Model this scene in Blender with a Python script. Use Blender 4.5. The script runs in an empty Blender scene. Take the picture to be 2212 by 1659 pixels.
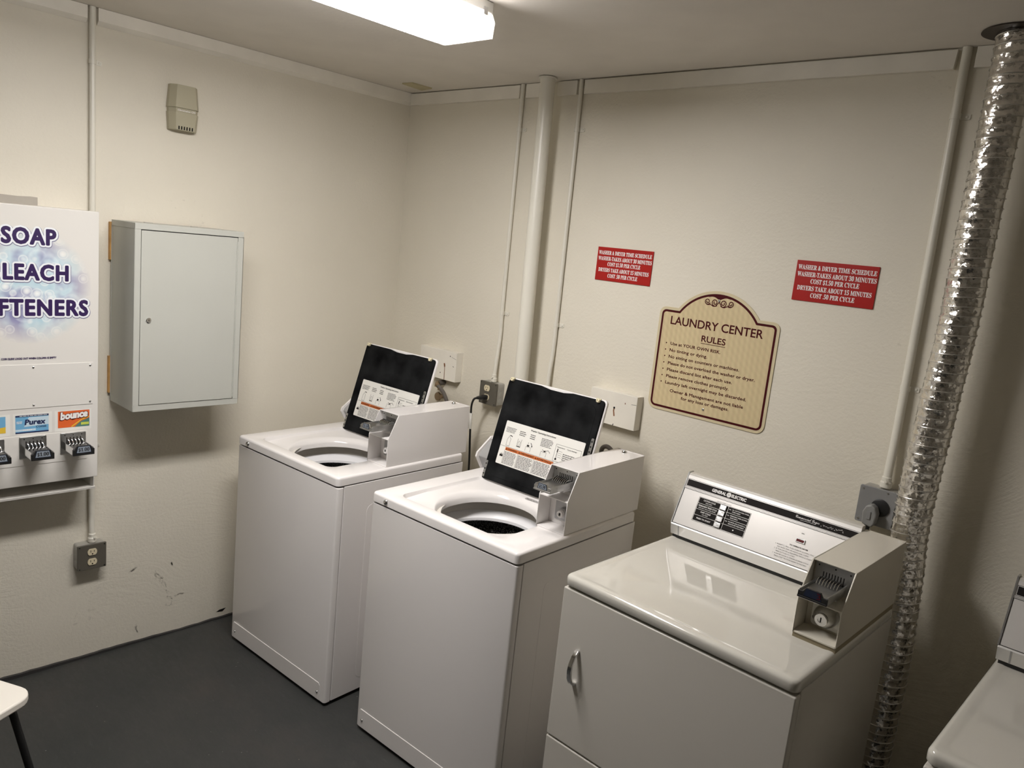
import bpy, bmesh, math, random
from mathutils import Matrix, Vector, noise as mnoise
random.seed(7)
SC = bpy.context.scene
COL = SC.collection
PI = math.pi

# ------------------------------------------------------------------ camera, light level, world
cam_d = bpy.data.cameras.new('camera'); cam = bpy.data.objects.new('camera', cam_d); COL.objects.link(cam)
cam.location = (3.1624, -2.5363, 1.8399); cam.rotation_euler = (1.3921, -0.1016, 0.7544)
cam_d.sensor_fit = 'HORIZONTAL'; cam_d.sensor_width = 36.0; cam_d.lens = 1675.07 * 36.0 / 2212.0; cam_d.clip_start = 0.02
SC.camera = cam
W_ = bpy.data.worlds.new('world'); SC.world = W_; W_.use_nodes = True
W_.node_tree.nodes['Background'].inputs[0].default_value = (0.9, 0.95, 1, 1)
W_.node_tree.nodes['Background'].inputs[1].default_value = 0.0
TUBE_STRENGTH = 120.0
LENS_GLOW = 59.0
LAMP = (1.0, 0.965, 0.955)
SC.view_settings.view_transform = 'Standard'; SC.view_settings.look = 'None'
SC.view_settings.gamma = 1.0; SC.view_settings.use_curve_mapping = False
SC.view_settings.exposure = 0.0
SC.cycles.max_bounces = 10; SC.cycles.diffuse_bounces = 6; SC.cycles.glossy_bounces = 4; SC.cycles.transparent_max_bounces = 12
H = 2.513

# ------------------------------------------------------------------ materials
def new_mat(name):
    m = bpy.data.materials.new(name); m.use_nodes = True
    nt = m.node_tree; return m, nt, nt.nodes['Principled BSDF']
def N(nt, t, **kw):
    n = nt.nodes.new(t)
    for k, v in kw.items():
        if k in n.inputs: n.inputs[k].default_value = v
        else: setattr(n, k, v)
    return n
def ramp(nt, src, stops):
    r = nt.nodes.new('ShaderNodeValToRGB'); el = r.color_ramp.elements
    while len(el) < len(stops): el.new(0.5)
    for e, (p, c) in zip(el, stops):
        e.position = p; e.color = c if len(c) == 4 else (*c, 1)
    nt.links.new(src, r.inputs[0]); return r
def mixc(nt, fac, a, b, mode='MIX'):
    m = nt.nodes.new('ShaderNodeMix'); m.data_type = 'RGBA'; m.blend_type = mode
    for sock, v in ((m.inputs[0], fac), (m.inputs[6], a), (m.inputs[7], b)):
        if isinstance(v, (int, float)): sock.default_value = v
        elif isinstance(v, tuple): sock.default_value = (*v, 1) if len(v) == 3 else v
        else: nt.links.new(v, sock)
    return m.outputs[2]
def mat(name, color, rough=0.5, metal=0.0, bump=None, vary=0.0, vscale=6.0, spec=None, coat=0.0):
    m, nt, b = new_mat(name)
    b.inputs['Base Color'].default_value = (*color, 1); b.inputs['Roughness'].default_value = rough; b.inputs['Metallic'].default_value = metal
    if spec is not None: b.inputs['Specular IOR Level'].default_value = spec
    if coat: b.inputs['Coat Weight'].default_value = coat; b.inputs['Coat Roughness'].default_value = 0.06
    tc = N(nt, 'ShaderNodeTexCoord')
    if vary:
        n = N(nt, 'ShaderNodeTexNoise', Scale=vscale, Detail=4.0); nt.links.new(tc.outputs['Object'], n.inputs['Vector'])
        r = ramp(nt, n.outputs['Fac'], [(0.3, tuple(c * (1 - vary) for c in color)), (0.7, tuple(min(1, c * (1 + vary * .5)) for c in color))])
        nt.links.new(r.outputs[0], b.inputs['Base Color'])
    if bump:
        sc, st = bump
        n = N(nt, 'ShaderNodeTexNoise', Scale=sc, Detail=3.0); nt.links.new(tc.outputs['Object'], n.inputs['Vector'])
        bp = N(nt, 'ShaderNodeBump', Strength=st, Distance=0.002); nt.links.new(n.outputs['Fac'], bp.inputs['Height']); nt.links.new(bp.outputs[0], b.inputs['Normal'])
    return m

def wall_material():
    m, nt, b = new_mat('wall_plaster_paint')
    geo = N(nt, 'ShaderNodeNewGeometry'); P = geo.outputs['Position']
    n1 = N(nt, 'ShaderNodeTexNoise', Scale=1.6, Detail=4.0, Roughness=0.6); nt.links.new(P, n1.inputs['Vector'])
    r1 = ramp(nt, n1.outputs['Fac'], [(0.3, (0.685, 0.645, 0.545)), (0.7, (0.725, 0.685, 0.585))])
    # sparse grey scuffs and specks, more of them low on the wall
    mp = N(nt, 'ShaderNodeMapping'); mp.inputs['Scale'].default_value = (1, 1, 1.4); nt.links.new(P, mp.inputs['Vector'])
    n2 = N(nt, 'ShaderNodeTexNoise', Scale=38.0, Detail=3.0, Roughness=0.5); nt.links.new(mp.outputs[0], n2.inputs['Vector'])
    n2b = N(nt, 'ShaderNodeTexNoise', Scale=2.3, Detail=2.0); nt.links.new(P, n2b.inputs['Vector'])
    mul = N(nt, 'ShaderNodeMath', operation='MULTIPLY'); nt.links.new(n2.outputs['Fac'], mul.inputs[0]); nt.links.new(n2b.outputs['Fac'], mul.inputs[1])
    r2 = ramp(nt, mul.outputs[0], [(0.44, (0, 0, 0)), (0.52, (0.32, 0.32, 0.32))])
    col = mixc(nt, r2.outputs[0], r1.outputs[0], (0.36, 0.33, 0.28))
    nt.links.new(col, b.inputs['Base Color'])
    b.inputs['Roughness'].default_value = 0.55; b.inputs['Specular IOR Level'].default_value = 0.3
    # trowelled plaster relief: fine grain + swept ridges
    g1 = N(nt, 'ShaderNodeTexNoise', Scale=85.0, Detail=4.0, Roughness=0.6); nt.links.new(P, g1.inputs['Vector'])
    warp = N(nt, 'ShaderNodeTexNoise', Scale=1.7, Detail=1.0); nt.links.new(P, warp.inputs['Vector'])
    va = N(nt, 'ShaderNodeVectorMath', operation='SCALE'); va.inputs[3].default_value = 1.1; nt.links.new(warp.outputs['Color'], va.inputs[0])
    vb = N(nt, 'ShaderNodeVectorMath', operation='ADD'); nt.links.new(P, vb.inputs[0]); nt.links.new(va.outputs[0], vb.inputs[1])
    mp2 = N(nt, 'ShaderNodeMapping'); mp2.inputs['Scale'].default_value = (9, 9, 60); mp2.inputs['Rotation'].default_value = (0.35, 0.45, 0); nt.links.new(vb.outputs[0], mp2.inputs['Vector'])
    g2 = N(nt, 'ShaderNodeTexNoise', Scale=1.0, Detail=3.0, Roughness=0.6); nt.links.new(mp2.outputs[0], g2.inputs['Vector'])
    g3 = N(nt, 'ShaderNodeTexNoise', Scale=1.3, Detail=2.0); nt.links.new(P, g3.inputs['Vector'])
    sep = N(nt, 'ShaderNodeSeparateXYZ'); nt.links.new(P, sep.inputs[0])
    zr = N(nt, 'ShaderNodeMapRange'); zr.inputs[1].default_value = 2.3; zr.inputs[2].default_value = 0.9; zr.inputs[3].default_value = 0.05; zr.inputs[4].default_value = 0.55; nt.links.new(sep.outputs[2], zr.inputs[0])
    rg = ramp(nt, g3.outputs['Fac'], [(0.35, (0.15, 0.15, 0.15)), (0.65, (1, 1, 1))])
    rid = N(nt, 'ShaderNodeMath', operation='MULTIPLY'); nt.links.new(rg.outputs[0], rid.inputs[0]); nt.links.new(zr.outputs[0], rid.inputs[1])
    rid2 = N(nt, 'ShaderNodeMath', operation='MULTIPLY'); nt.links.new(g2.outputs['Fac'], rid2.inputs[0]); nt.links.new(rid.outputs[0], rid2.inputs[1])
    sm = N(nt, 'ShaderNodeMath', operation='MULTIPLY_ADD'); nt.links.new(g1.outputs['Fac'], sm.inputs[0]); sm.inputs[1].default_value = 0.36; nt.links.new(rid2.outputs[0], sm.inputs[2])
    bp = N(nt, 'ShaderNodeBump', Strength=0.55, Distance=0.006); nt.links.new(sm.outputs[0], bp.inputs['Height']); nt.links.new(bp.outputs[0], b.inputs['Normal'])
    return m
def floor_material():
    m, nt, b = new_mat('floor_painted_concrete')
    geo = N(nt, 'ShaderNodeNewGeometry'); P = geo.outputs['Position']
    n1 = N(nt, 'ShaderNodeTexNoise', Scale=2.2, Detail=6.0, Roughness=0.65); nt.links.new(P, n1.inputs['Vector'])
    r1 = ramp(nt, n1.outputs['Fac'], [(0.3, (0.027, 0.030, 0.029)), (0.55, (0.037, 0.038, 0.036)), (0.75, (0.048, 0.044, 0.040))])
    mp = N(nt, 'ShaderNodeMapping'); mp.inputs['Scale'].default_value = (1.0, 3.0, 1); mp.inputs['Rotation'].default_value = (0, 0, 0.6); nt.links.new(P, mp.inputs['Vector'])
    n3 = N(nt, 'ShaderNodeTexNoise', Scale=14.0, Detail=5.0, Roughness=0.7); nt.links.new(mp.outputs[0], n3.inputs['Vector'])
    r3 = ramp(nt, n3.outputs['Fac'], [(0.60, (0, 0, 0)), (0.80, (0.35, 0.35, 0.35))])
    c1 = mixc(nt, r3.outputs[0], r1.outputs[0], (0.14, 0.14, 0.133))
    v = N(nt, 'ShaderNodeTexVoronoi', Scale=26.0); nt.links.new(P, v.inputs['Vector'])
    r2 = ramp(nt, v.outputs['Distance'], [(0.030, (1, 1, 1)), (0.055, (0, 0, 0))])
    n4 = N(nt, 'ShaderNodeTexNoise', Scale=3.0); nt.links.new(P, n4.inputs['Vector'])
    r4 = ramp(nt, n4.outputs['Fac'], [(0.48, (0, 0, 0)), (0.56, (0.8, 0.8, 0.8))])
    mm = N(nt, 'ShaderNodeMath', operation='MULTIPLY'); nt.links.new(r2.outputs[0], mm.inputs[0]); nt.links.new(r4.outputs[0], mm.inputs[1])
    c2 = mixc(nt, mm.outputs[0], c1, (0.36, 0.35, 0.33))
    nt.links.new(c2, b.inputs['Base Color'])
    rr = ramp(nt, n3.outputs['Fac'], [(0.3, (0.42, 0.42, 0.42)), (0.7, (0.62, 0.62, 0.62))]); nt.links.new(rr.outputs[0], b.inputs['Roughness'])
    bp = N(nt, 'ShaderNodeBump', Strength=0.25, Distance=0.003); nt.links.new(n3.outputs['Fac'], bp.inputs['Height']); nt.links.new(bp.outputs[0], b.inputs['Normal'])
    return m
def foil_material():
    m, nt, b = new_mat('crinkled_foil')
    b.inputs['Metallic'].default_value = 1.0; b.inputs['Roughness'].default_value = 0.13
    tc = N(nt, 'ShaderNodeTexCoord'); P = tc.outputs['Object']
    n = N(nt, 'ShaderNodeTexNoise', Scale=44.0, Detail=5.0, Roughness=0.7); nt.links.new(P, n.inputs['Vector'])
    wa = N(nt, 'ShaderNodeVectorMath', operation='SCALE'); wa.inputs[3].default_value = 0.022; nt.links.new(n.outputs['Color'], wa.inputs[0])
    wb = N(nt, 'ShaderNodeVectorMath', operation='ADD'); nt.links.new(P, wb.inputs[0]); nt.links.new(wa.outputs[0], wb.inputs[1])
    # crumpled foil = little flat facets, each tilted its own way
    v = N(nt, 'ShaderNodeTexVoronoi', Scale=115.0); nt.links.new(wb.outputs[0], v.inputs['Vector'])
    c1_ = N(nt, 'ShaderNodeVectorMath', operation='SUBTRACT'); c1_.inputs[1].default_value = (.5, .5, .5); nt.links.new(v.outputs['Color'], c1_.inputs[0])
    c2_ = N(nt, 'ShaderNodeVectorMath', operation='SCALE'); c2_.inputs[3].default_value = 0.36; nt.links.new(c1_.outputs[0], c2_.inputs[0])
    bp = N(nt, 'ShaderNodeBump', Strength=0.35, Distance=0.004); nt.links.new(n.outputs['Fac'], bp.inputs['Height'])
    c3_ = N(nt, 'ShaderNodeVectorMath', operation='ADD'); nt.links.new(bp.outputs[0], c3_.inputs[0]); nt.links.new(c2_.outputs[0], c3_.inputs[1])
    c4_ = N(nt, 'ShaderNodeVectorMath', operation='NORMALIZE'); nt.links.new(c3_.outputs[0], c4_.inputs[0]); nt.links.new(c4_.outputs[0], b.inputs['Normal'])
    r = ramp(nt, n.outputs['Fac'], [(0.3, (0.74, 0.72, 0.69)), (0.7, (0.90, 0.88, 0.85))]); nt.links.new(r.outputs[0], b.inputs['Base Color'])
    return m
def speckle_material():
    m, nt, b = new_mat('black_speckled_enamel')
    tc = N(nt, 'ShaderNodeTexCoord')
    n = N(nt, 'ShaderNodeTexNoise', Scale=230.0, Detail=2.0); nt.links.new(tc.outputs['Object'], n.inputs['Vector'])
    r = ramp(nt, n.outputs['Fac'], [(0.52, (0.012, 0.012, 0.013)), (0.66, (0.42, 0.42, 0.40))]); nt.links.new(r.outputs[0], b.inputs['Base Color'])
    b.inputs['Roughness'].default_value = 0.25
    return m
def lens_material(name, lo, hi, glow):
    # ribbed diffuser: part lets the tubes show through, part glows evenly
    m, nt, b = new_mat(name); nt.nodes.remove(b)
    out = nt.nodes['Material Output']
    tr = N(nt, 'ShaderNodeBsdfTransparent'); tr.inputs[0].default_value = (0.96, 0.95, 0.93, 1)
    em = N(nt, 'ShaderNodeEmission', Strength=glow); em.inputs[0].default_value = (*LAMP, 1)
    tl = N(nt, 'ShaderNodeBsdfTranslucent'); tl.inputs[0].default_value = (0.85, 0.83, 0.79, 1)
    tc = N(nt, 'ShaderNodeTexCoord'); w = N(nt, 'ShaderNodeTexWave', Scale=38.0); w.bands_direction = 'Y'; nt.links.new(tc.outputs['Object'], w.inputs['Vector'])
    r = ramp(nt, w.outputs['Fac'], [(0.2, (lo, lo, lo)), (0.8, (hi, hi, hi))])
    mx = N(nt, 'ShaderNodeMixShader'); nt.links.new(r.outputs[0], mx.inputs[0]); nt.links.new(tr.outputs[0], mx.inputs[1]); nt.links.new((em if glow else tl).outputs[0], mx.inputs[2])
    nt.links.new(mx.outputs[0], out.inputs[0])
    return m
def emit_material(name, col, s):
    m, nt, b = new_mat(name); nt.nodes.remove(b)
    e = N(nt, 'ShaderNodeEmission', Strength=s); e.inputs[0].default_value = (*col, 1); nt.links.new(e.outputs[0], nt.nodes['Material Output'].inputs[0]); return m
def bubble_material():
    m, nt, b = new_mat('printed_soap_bubbles'); b.inputs['Roughness'].default_value = 0.3
    tc = N(nt, 'ShaderNodeTexCoord'); P = tc.outputs['Object']
    base = (0.73, 0.71, 0.665)
    gr = N(nt, 'ShaderNodeTexGradient'); gr.gradient_type = 'SPHERICAL'
    mp = N(nt, 'ShaderNodeMapping'); mp.inputs['Scale'].default_value = (5.1, 5.1, 5.0); nt.links.new(P, mp.inputs['Vector']); nt.links.new(mp.outputs[0], gr.inputs['Vector'])
    rg = ramp(nt, gr.outputs['Fac'], [(0.0, (0, 0, 0)), (0.16, (.4, .4, .4)), (0.4, (1, 1, 1))])
    n = N(nt, 'ShaderNodeTexNoise', Scale=9.0, Detail=3.0); nt.links.new(P, n.inputs['Vector'])
    rn = ramp(nt, n.outputs['Fac'], [(0.35, (0.36, 0.58, 0.68)), (0.48, (0.58, 0.72, 0.78)), (0.62, (0.26, 0.26, 0.46))])
    v = N(nt, 'ShaderNodeTexVoronoi', Scale=24.0); v.inputs['Randomness'].default_value = 1.0; nt.links.new(P, v.inputs['Vector'])
    rv = ramp(nt, v.outputs['Distance'], [(0.0, (1, 1, 1)), (0.18, (0.7, 0.7, 0.7)), (0.32, (0.12, 0.12, 0.12)), (0.40, (0.55, 0.55, 0.55)), (0.46, (0, 0, 0))])
    c = mixc(nt, rv.outputs[0], rn.outputs[0], (0.93, 0.95, 0.93))
    v2 = N(nt, 'ShaderNodeTexVoronoi', Scale=11.0); nt.links.new(P, v2.inputs['Vector'])
    rv2 = ramp(nt, v2.outputs['Distance'], [(0.0, (0.5, 0.5, 0.5)), (0.25, (0, 0, 0)), (0.36, (0.35, 0.35, 0.35)), (0.42, (0, 0, 0))])
    c = mixc(nt, rv2.outputs[0], c, (0.86, 0.94, 0.94))
    c = mixc(nt, rg.outputs[0], base, c)
    nt.links.new(c, b.inputs['Base Color']); return m
def sign_material():
    m, nt, b = new_mat('tan_reflective_sheet'); b.inputs['Roughness'].default_value = 0.45
    tc = N(nt, 'ShaderNodeTexCoord'); w = N(nt, 'ShaderNodeTexWave', Scale=22.0, Distortion=1.5); w.bands_direction = 'DIAGONAL'; nt.links.new(tc.outputs['Object'], w.inputs['Vector'])
    w2 = N(nt, 'ShaderNodeTexWave', Scale=16.0, Distortion=0.8); w2.bands_direction = 'X'; nt.links.new(tc.outputs['Object'], w2.inputs['Vector'])
    c = mixc(nt, w.outputs['Fac'], (0.58, 0.475, 0.275), (0.615, 0.50, 0.295)); c2 = mixc(nt, 0.18, c, w2.outputs['Color'], 'OVERLAY')
    c3 = mixc(nt, 0.3, c, c2); nt.links.new(c3, b.inputs['Base Color']); return m

M = {}
M['wall'] = wall_material(); M['wall_far'] = mat('darker_wall_paint', (.42, .39, .33), .6, vary=.05); M['floor'] = floor_material()  # wall_far: unseen walls, coloured darker to cut their bounce light
M['ceiling'] = mat('ceiling_paint', (0.73, 0.69, 0.63), 0.8, bump=(60, .25), vary=.04)
M['trim'] = mat('trim_paint', (0.79, 0.755, 0.67), 0.4, bump=(40, .3), vary=.06, vscale=9)
M['dark_cove'] = mat('dark_floor_edge', (0.035, 0.033, 0.032), 0.6, vary=.2)
M['conduit'] = mat('painted_conduit', (0.71, 0.685, 0.60), 0.35, bump=(70, .2))
M['enamel'] = mat('white_enamel', (0.80, 0.775, 0.755), 0.14, spec=0.5)
M['enamel_in'] = mat('white_plastic_ring', (0.83, 0.825, 0.83), 0.3)
M['ringgrey'] = mat('grey_tub_cover', (0.66, 0.63, 0.57), 0.4, vary=.08)
M['almond'] = mat('almond_enamel', (0.60, 0.58, 0.52), 0.06, spec=0.8)
M['almond2'] = mat('almond_painted_steel', (0.63, 0.595, 0.51), 0.25)
M['almond_body'] = mat('almond_cabinet', (0.565, 0.54, 0.485), 0.28)
M['gasket'] = mat('tan_gasket', (0.25, 0.21, 0.13), 0.7)
M['blackmat'] = mat('black_sound_coating', (0.0125, 0.0130, 0.0135), 0.85, bump=(45, .5), vary=.85, vscale=9, spec=.03)
M['black'] = mat('black_plastic', (0.012, 0.012, 0.012), 0.4)
M['ink'] = mat('black_ink', (0.014, 0.012, 0.011), 0.6, spec=.1)
M['darkgrey'] = mat('dark_grey_ink', (0.10, 0.095, 0.09), 0.6, spec=.1); M['greyink'] = mat('grey_ink', (0.26, 0.25, 0.24), 0.6)
M['chrome'] = mat('chrome', (0.72, 0.72, 0.72), 0.09, 1.0)
M['steel'] = mat('worn_steel', (0.56, 0.56, 0.55), 0.3, 1.0, bump=(90, .2), vary=.2, vscale=30)
M['greysteel'] = mat('grey_plate', (0.42, 0.42, 0.42), 0.4, 0.4, vary=.1)
M['panel'] = mat('satin_aluminium', (0.69, 0.67, 0.64), 0.33, 0.3, vary=.02)
M['strip'] = mat('satin_bright_strip', (0.78, 0.77, 0.74), 0.42, 0.5)
M['cream'] = mat('cream_plastic', (0.72, 0.66, 0.46), 0.4)
M['sticker'] = mat('white_sticker', (0.80, 0.79, 0.74), 0.4)
M['orange'] = mat('orange_ink', (0.55, 0.14, 0.03), 0.5)
M['speckle'] = speckle_material()
M['red'] = mat('red_plastic', (0.36, 0.013, 0.010), 0.35, spec=.25)
M['white'] = mat('white_letter', (0.84, 0.82, 0.80), 0.5)
M['maroon'] = mat('maroon_ink', (0.058, 0.004, 0.006), 0.6, spec=.12)
M['tan'] = sign_material()
M['tan_edge'] = mat('tan_border', (0.60, 0.52, 0.335), 0.45)
M['vend'] = mat('vendor_white', (0.73, 0.71, 0.665), 0.3)
M['bubbles'] = bubble_material()
M['purple'] = mat('deep_purple_ink', (0.030, 0.011, 0.080), 0.4)
M['halo'] = mat('white_outline_ink', (0.83, 0.86, 0.88), 0.4)
M['shade'] = mat('lavender_outline_ink', (0.20, 0.20, 0.30), 0.4)
M['cabinet'] = mat('grey_green_steel', (0.47, 0.475, 0.43), 0.42, spec=.35, vary=.02)
M['wood'] = mat('raw_pine', (0.50, 0.28, 0.09), 0.7, vary=.25, vscale=25)
M['putty'] = mat('putty_beige_plastic', (0.42, 0.39, 0.28), 0.45)
M['bronze'] = mat('grey_brown_cover', (0.105, 0.095, 0.075), 0.5, vary=.15)
M['galv'] = mat('galvanised_box', (0.40, 0.39, 0.36), 0.45, 0.3, vary=.15)
M['ivory'] = mat('ivory_receptacle', (0.68, 0.60, 0.42), 0.4)
M['rust'] = mat('rust', (0.22, 0.085, 0.03), 0.8, vary=.3, vscale=60)
M['hose'] = mat('grey_rubber_hose', (0.13, 0.115, 0.10), 0.6)
M['brass'] = mat('dull_brass', (0.30, 0.22, 0.14), 0.4, 0.7)
M['plugbox'] = mat('grey_box_steel', (0.24, 0.24, 0.235), 0.4, vary=.1)
M['pluggrey'] = mat('grey_plug', (0.24, 0.24, 0.23), 0.5)
M['foil'] = foil_material()
M['wire'] = mat('spiral_wire', (0.66, 0.64, 0.60), 0.3, 0.8)
M['brownmetal'] = mat('dark_brown_collar', (0.045, 0.034, 0.025), 0.5)
M['seat'] = mat('cream_seat', (0.86, 0.82, 0.74), 0.4)
M['bluelabel'] = mat('dark_blue_label', (0.018, 0.024, 0.045), 0.25)
M['palelabel'] = mat('pale_blue_label', (0.26, 0.30, 0.35), 0.35)
M['blue'] = mat('sky_blue_print', (0.16, 0.40, 0.62), 0.35)
M['navy'] = mat('navy_print', (0.02, 0.03, 0.09), 0.35)
M['yellow'] = mat('yellow_print', (0.75, 0.50, 0.05), 0.35)
M['boxorange'] = mat('orange_print', (0.72, 0.13, 0.03), 0.35)
M['lime'] = mat('lime_print', (0.55, 0.62, 0.10), 0.35)
M['green'] = mat('green_print', (0.08, 0.20, 0.18), 0.35)
M['redlamp'] = mat('dark_red_lamp', (0.10, 0.008, 0.008), 0.2)
M['patch'] = mat('bare_grey_plaster', (0.40, 0.37, 0.32), 0.8, vary=.08)
M['paper'] = mat('yellowed_paper', (0.50, 0.45, 0.28), 0.7, vary=.1)
M['white_metal'] = mat('white_lamp_housing', (0.78, 0.77, 0.74), 0.4)
M['lens'] = lens_material('prismatic_lens', .72, .82, LENS_GLOW); M['lens_side'] = lens_material('lens_side_panel', .88, .93, LENS_GLOW*.16); M['lens_end'] = lens_material('lens_end_panel', .45, .75, 0); M['tube'] = emit_material('fluorescent_tube', LAMP, TUBE_STRENGTH)

# ------------------------------------------------------------------ mesh building
class MB:
    def __init__(s): s.v = []; s.f = []
    def add(s, vs, fs):
        o = len(s.v); s.v += [tuple(p) for p in vs]; s.f += [tuple(i + o for i in f) for f in fs]; return s
    def box(s, x0, x1, y0, y1, z0, z1):
        return s.add([(x0,y0,z0),(x1,y0,z0),(x1,y1,z0),(x0,y1,z0),(x0,y0,z1),(x1,y0,z1),(x1,y1,z1),(x0,y1,z1)],
                     [(0,3,2,1),(4,5,6,7),(0,1,5,4),(1,2,6,5),(2,3,7,6),(3,0,4,7)])
    def prism(s, poly, fr, a, b):          # fr(p2, t) -> 3d
        n = len(poly)
        return s.add([fr(p, a) for p in poly] + [fr(p, b) for p in poly],
                     [tuple(range(n))[::-1], tuple(range(n, 2*n))] + [(i, (i+1) % n, n+(i+1) % n, n+i) for i in range(n)])
    def ribbon(s, A, B, fr):               # strip between two closed outlines
        n = len(A); return s.add([fr(p) for p in A] + [fr(p) for p in B], [(i, (i+1) % n, n+(i+1) % n, n+i) for i in range(n)])
    def flat(s, poly, fr): return s.add([fr(p) for p in poly], [tuple(range(len(poly)))])
    def tube(s, pts, r, n=12, cap=True):
        pts = [Vector(p) for p in pts]; rings = []
        rr = r if isinstance(r, (list, tuple)) else [r] * len(pts)
        up = None
        for i, p in enumerate(pts):
            d = (pts[min(i+1, len(pts)-1)] - pts[max(i-1, 0)]).normalized()
            if up is None: up = d.orthogonal().normalized()
            up = (up - d * up.dot(d)); up = up.normalized() if up.length > 1e-6 else d.orthogonal().normalized()
            w = d.cross(up)
            rings.append([p + (up * math.cos(2*PI*k/n) + w * math.sin(2*PI*k/n)) * rr[i] for k in range(n)])
        vs = [q for g in rings for q in g]; fs = []
        for i in range(len(pts)-1):
            for k in range(n): fs.append((i*n+k, i*n+(k+1) % n, (i+1)*n+(k+1) % n, (i+1)*n+k))
        if cap: fs += [tuple(range(n))[::-1], tuple((len(pts)-1)*n+k for k in range(n))]
        return s.add(vs, fs)
    def lathe(s, prof, org=(0,0,0), axis='z', n=32, sx=1.0):   # prof [(r, h)]
        vs = []; fs = []; m = len(prof)
        for k in range(n):
            c, q = math.cos(2*PI*k/n), math.sin(2*PI*k/n)
            for r, h in prof:
                a, b = r*c*sx, r*q
                p = {'z': (a, b, h), 'y': (a, -h, b), 'x': (h, a, b)}[axis]
                vs.append((org[0]+p[0], org[1]+p[1], org[2]+p[2]))
        for k in range(n):
            for i in range(m-1): fs.append((k*m+i, ((k+1) % n)*m+i, ((k+1) % n)*m+i+1, k*m+i+1))
        if prof[0][0] > 1e-6: fs.append(tuple(k*m for k in range(n))[::-1])
        if prof[-1][0] > 1e-6: fs.append(tuple(k*m+m-1 for k in range(n)))
        return s.add(vs, fs)
    def mesh(s, name, m, smooth=True, weld=True):
        me = bpy.data.meshes.new(name); me.from_pydata(s.v, [], s.f)
        bm = bmesh.new(); bm.from_mesh(me)
        if weld: bmesh.ops.remove_doubles(bm, verts=bm.verts, dist=1e-6)
        loose = [q for q in bm.verts if not q.link_faces]
        if loose: bmesh.ops.delete(bm, geom=loose, context='VERTS')
        bmesh.ops.recalc_face_normals(bm, faces=bm.faces); bm.to_mesh(me); bm.free()
        if smooth:
            me.shade_smooth(); me.set_sharp_from_angle(angle=0.62)
        me.materials.append(m); return me
    def each(s, name, m, parent=None, **kw):      # one object per connected piece
        par = list(range(len(s.v)))
        def root(i):
            while par[i] != i: par[i] = par[par[i]]; i = par[i]
            return i
        for f in s.f:
            for q in f[1:]: par[root(q)] = root(f[0])
        grp = {}
        for f in s.f: grp.setdefault(root(f[0]), []).append(f)
        for fs in grp.values():
            idx = {q: k for k, q in enumerate(sorted({q for f in fs for q in f}))}
            p = MB(); p.v = [s.v[q] for q in idx]; p.f = [tuple(idx[q] for q in f) for f in fs]; p.build(name, m, parent, **kw)
    def build(s, name, m, parent=None, bevel=0, seg=2, loc=None, rot=None, smooth=True):
        return link(s.mesh(name, m, smooth), name, parent, bevel, seg, loc, rot)
def link(me, name, parent=None, bevel=0, seg=2, loc=None, rot=None):
    o = bpy.data.objects.new(name, me); COL.objects.link(o)
    if parent: o.parent = parent
    if loc: o.location = loc
    if rot: o.rotation_euler = rot
    if bevel:
        b = o.modifiers.new('bevel', 'BEVEL'); b.width = bevel; b.segments = seg; b.limit_method = 'ANGLE'; b.angle_limit = 0.6; b.harden_normals = True
    return o
def tag(o, label, cat, group=None):
    o['label'] = label; o['category'] = cat
    if group: o['group'] = group
    return o
def thing(name, label, cat, loc=(0,0,0), rz=0.0, group=None):
    o = bpy.data.objects.new(name, None); COL.objects.link(o); o.location = loc; o.rotation_euler = (0, 0, rz); o.empty_display_size = .05
    return tag(o, label, cat, group)
def struct(o): o['kind'] = 'structure'; return o
def copy_tree(o, parent=None):
    c = o.copy(); COL.objects.link(c)
    if parent: c.parent = parent
    for ch in [x for x in o.children]: copy_tree(ch, c)
    return c
def rrect(x0, x1, y0, y1, r, n=5):
    r = r if isinstance(r, (list, tuple)) else [r]*4; out = []
    for (cx, cy, a, q) in ((x1-r[0], y0+r[0], -PI/2, r[0]), (x1-r[1], y1-r[1], 0, r[1]), (x0+r[2], y1-r[2], PI/2, r[2]), (x0+r[3], y0+r[3], PI, r[3])):
        for k in range(n+1): out.append((cx+q*math.cos(a+PI/2*k/n), cy+q*math.sin(a+PI/2*k/n)))
    return out
FXZ = lambda p, t: (p[0], t, p[1])      # outline in x-z, thickness along y
FXY = lambda p, t: (p[0], p[1], t)
FYZ = lambda p, t: (t, p[0], p[1])
def face(d): return lambda p: (p[0], -d, p[1])
def circ(cx, cy, r, n=20, sx=1.0): return [(cx+r*sx*math.cos(2*PI*k/n), cy+r*math.sin(2*PI*k/n)) for k in range(n)]

# ------------------------------------------------------------------ lettering
def umap(s, style):
    if not style: return s
    out = ''
    for ch in s:
        o = ord(ch); U, L, D = {'serif': (0x1D400, 0x1D41A, 0x1D7CE), 'script': (0x1D4D0, 0x1D4EA, None)}[style]
        if 65 <= o <= 90: ch = chr(U+o-65)
        elif 97 <= o <= 122: ch = chr(L+o-97)
        elif 48 <= o <= 57 and D: ch = chr(D+o-48)
        out += ch
    return out
_cap = {}
def raw_text(s, bold=0.0, res=2, space=1.0):
    c = bpy.data.curves.new('lettering', 'FONT'); c.body = s; c.resolution_u = res; c.offset = bold; c.space_character = space
    o = bpy.data.objects.new('lettering', c); m = o.to_mesh()
    vs = [(v.co.x, v.co.y) for v in m.vertices]; fs = [tuple(p.vertices) for p in m.polygons]
    o.to_mesh_clear(); bpy.data.objects.remove(o); bpy.data.curves.remove(c); return vs, fs
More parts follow.
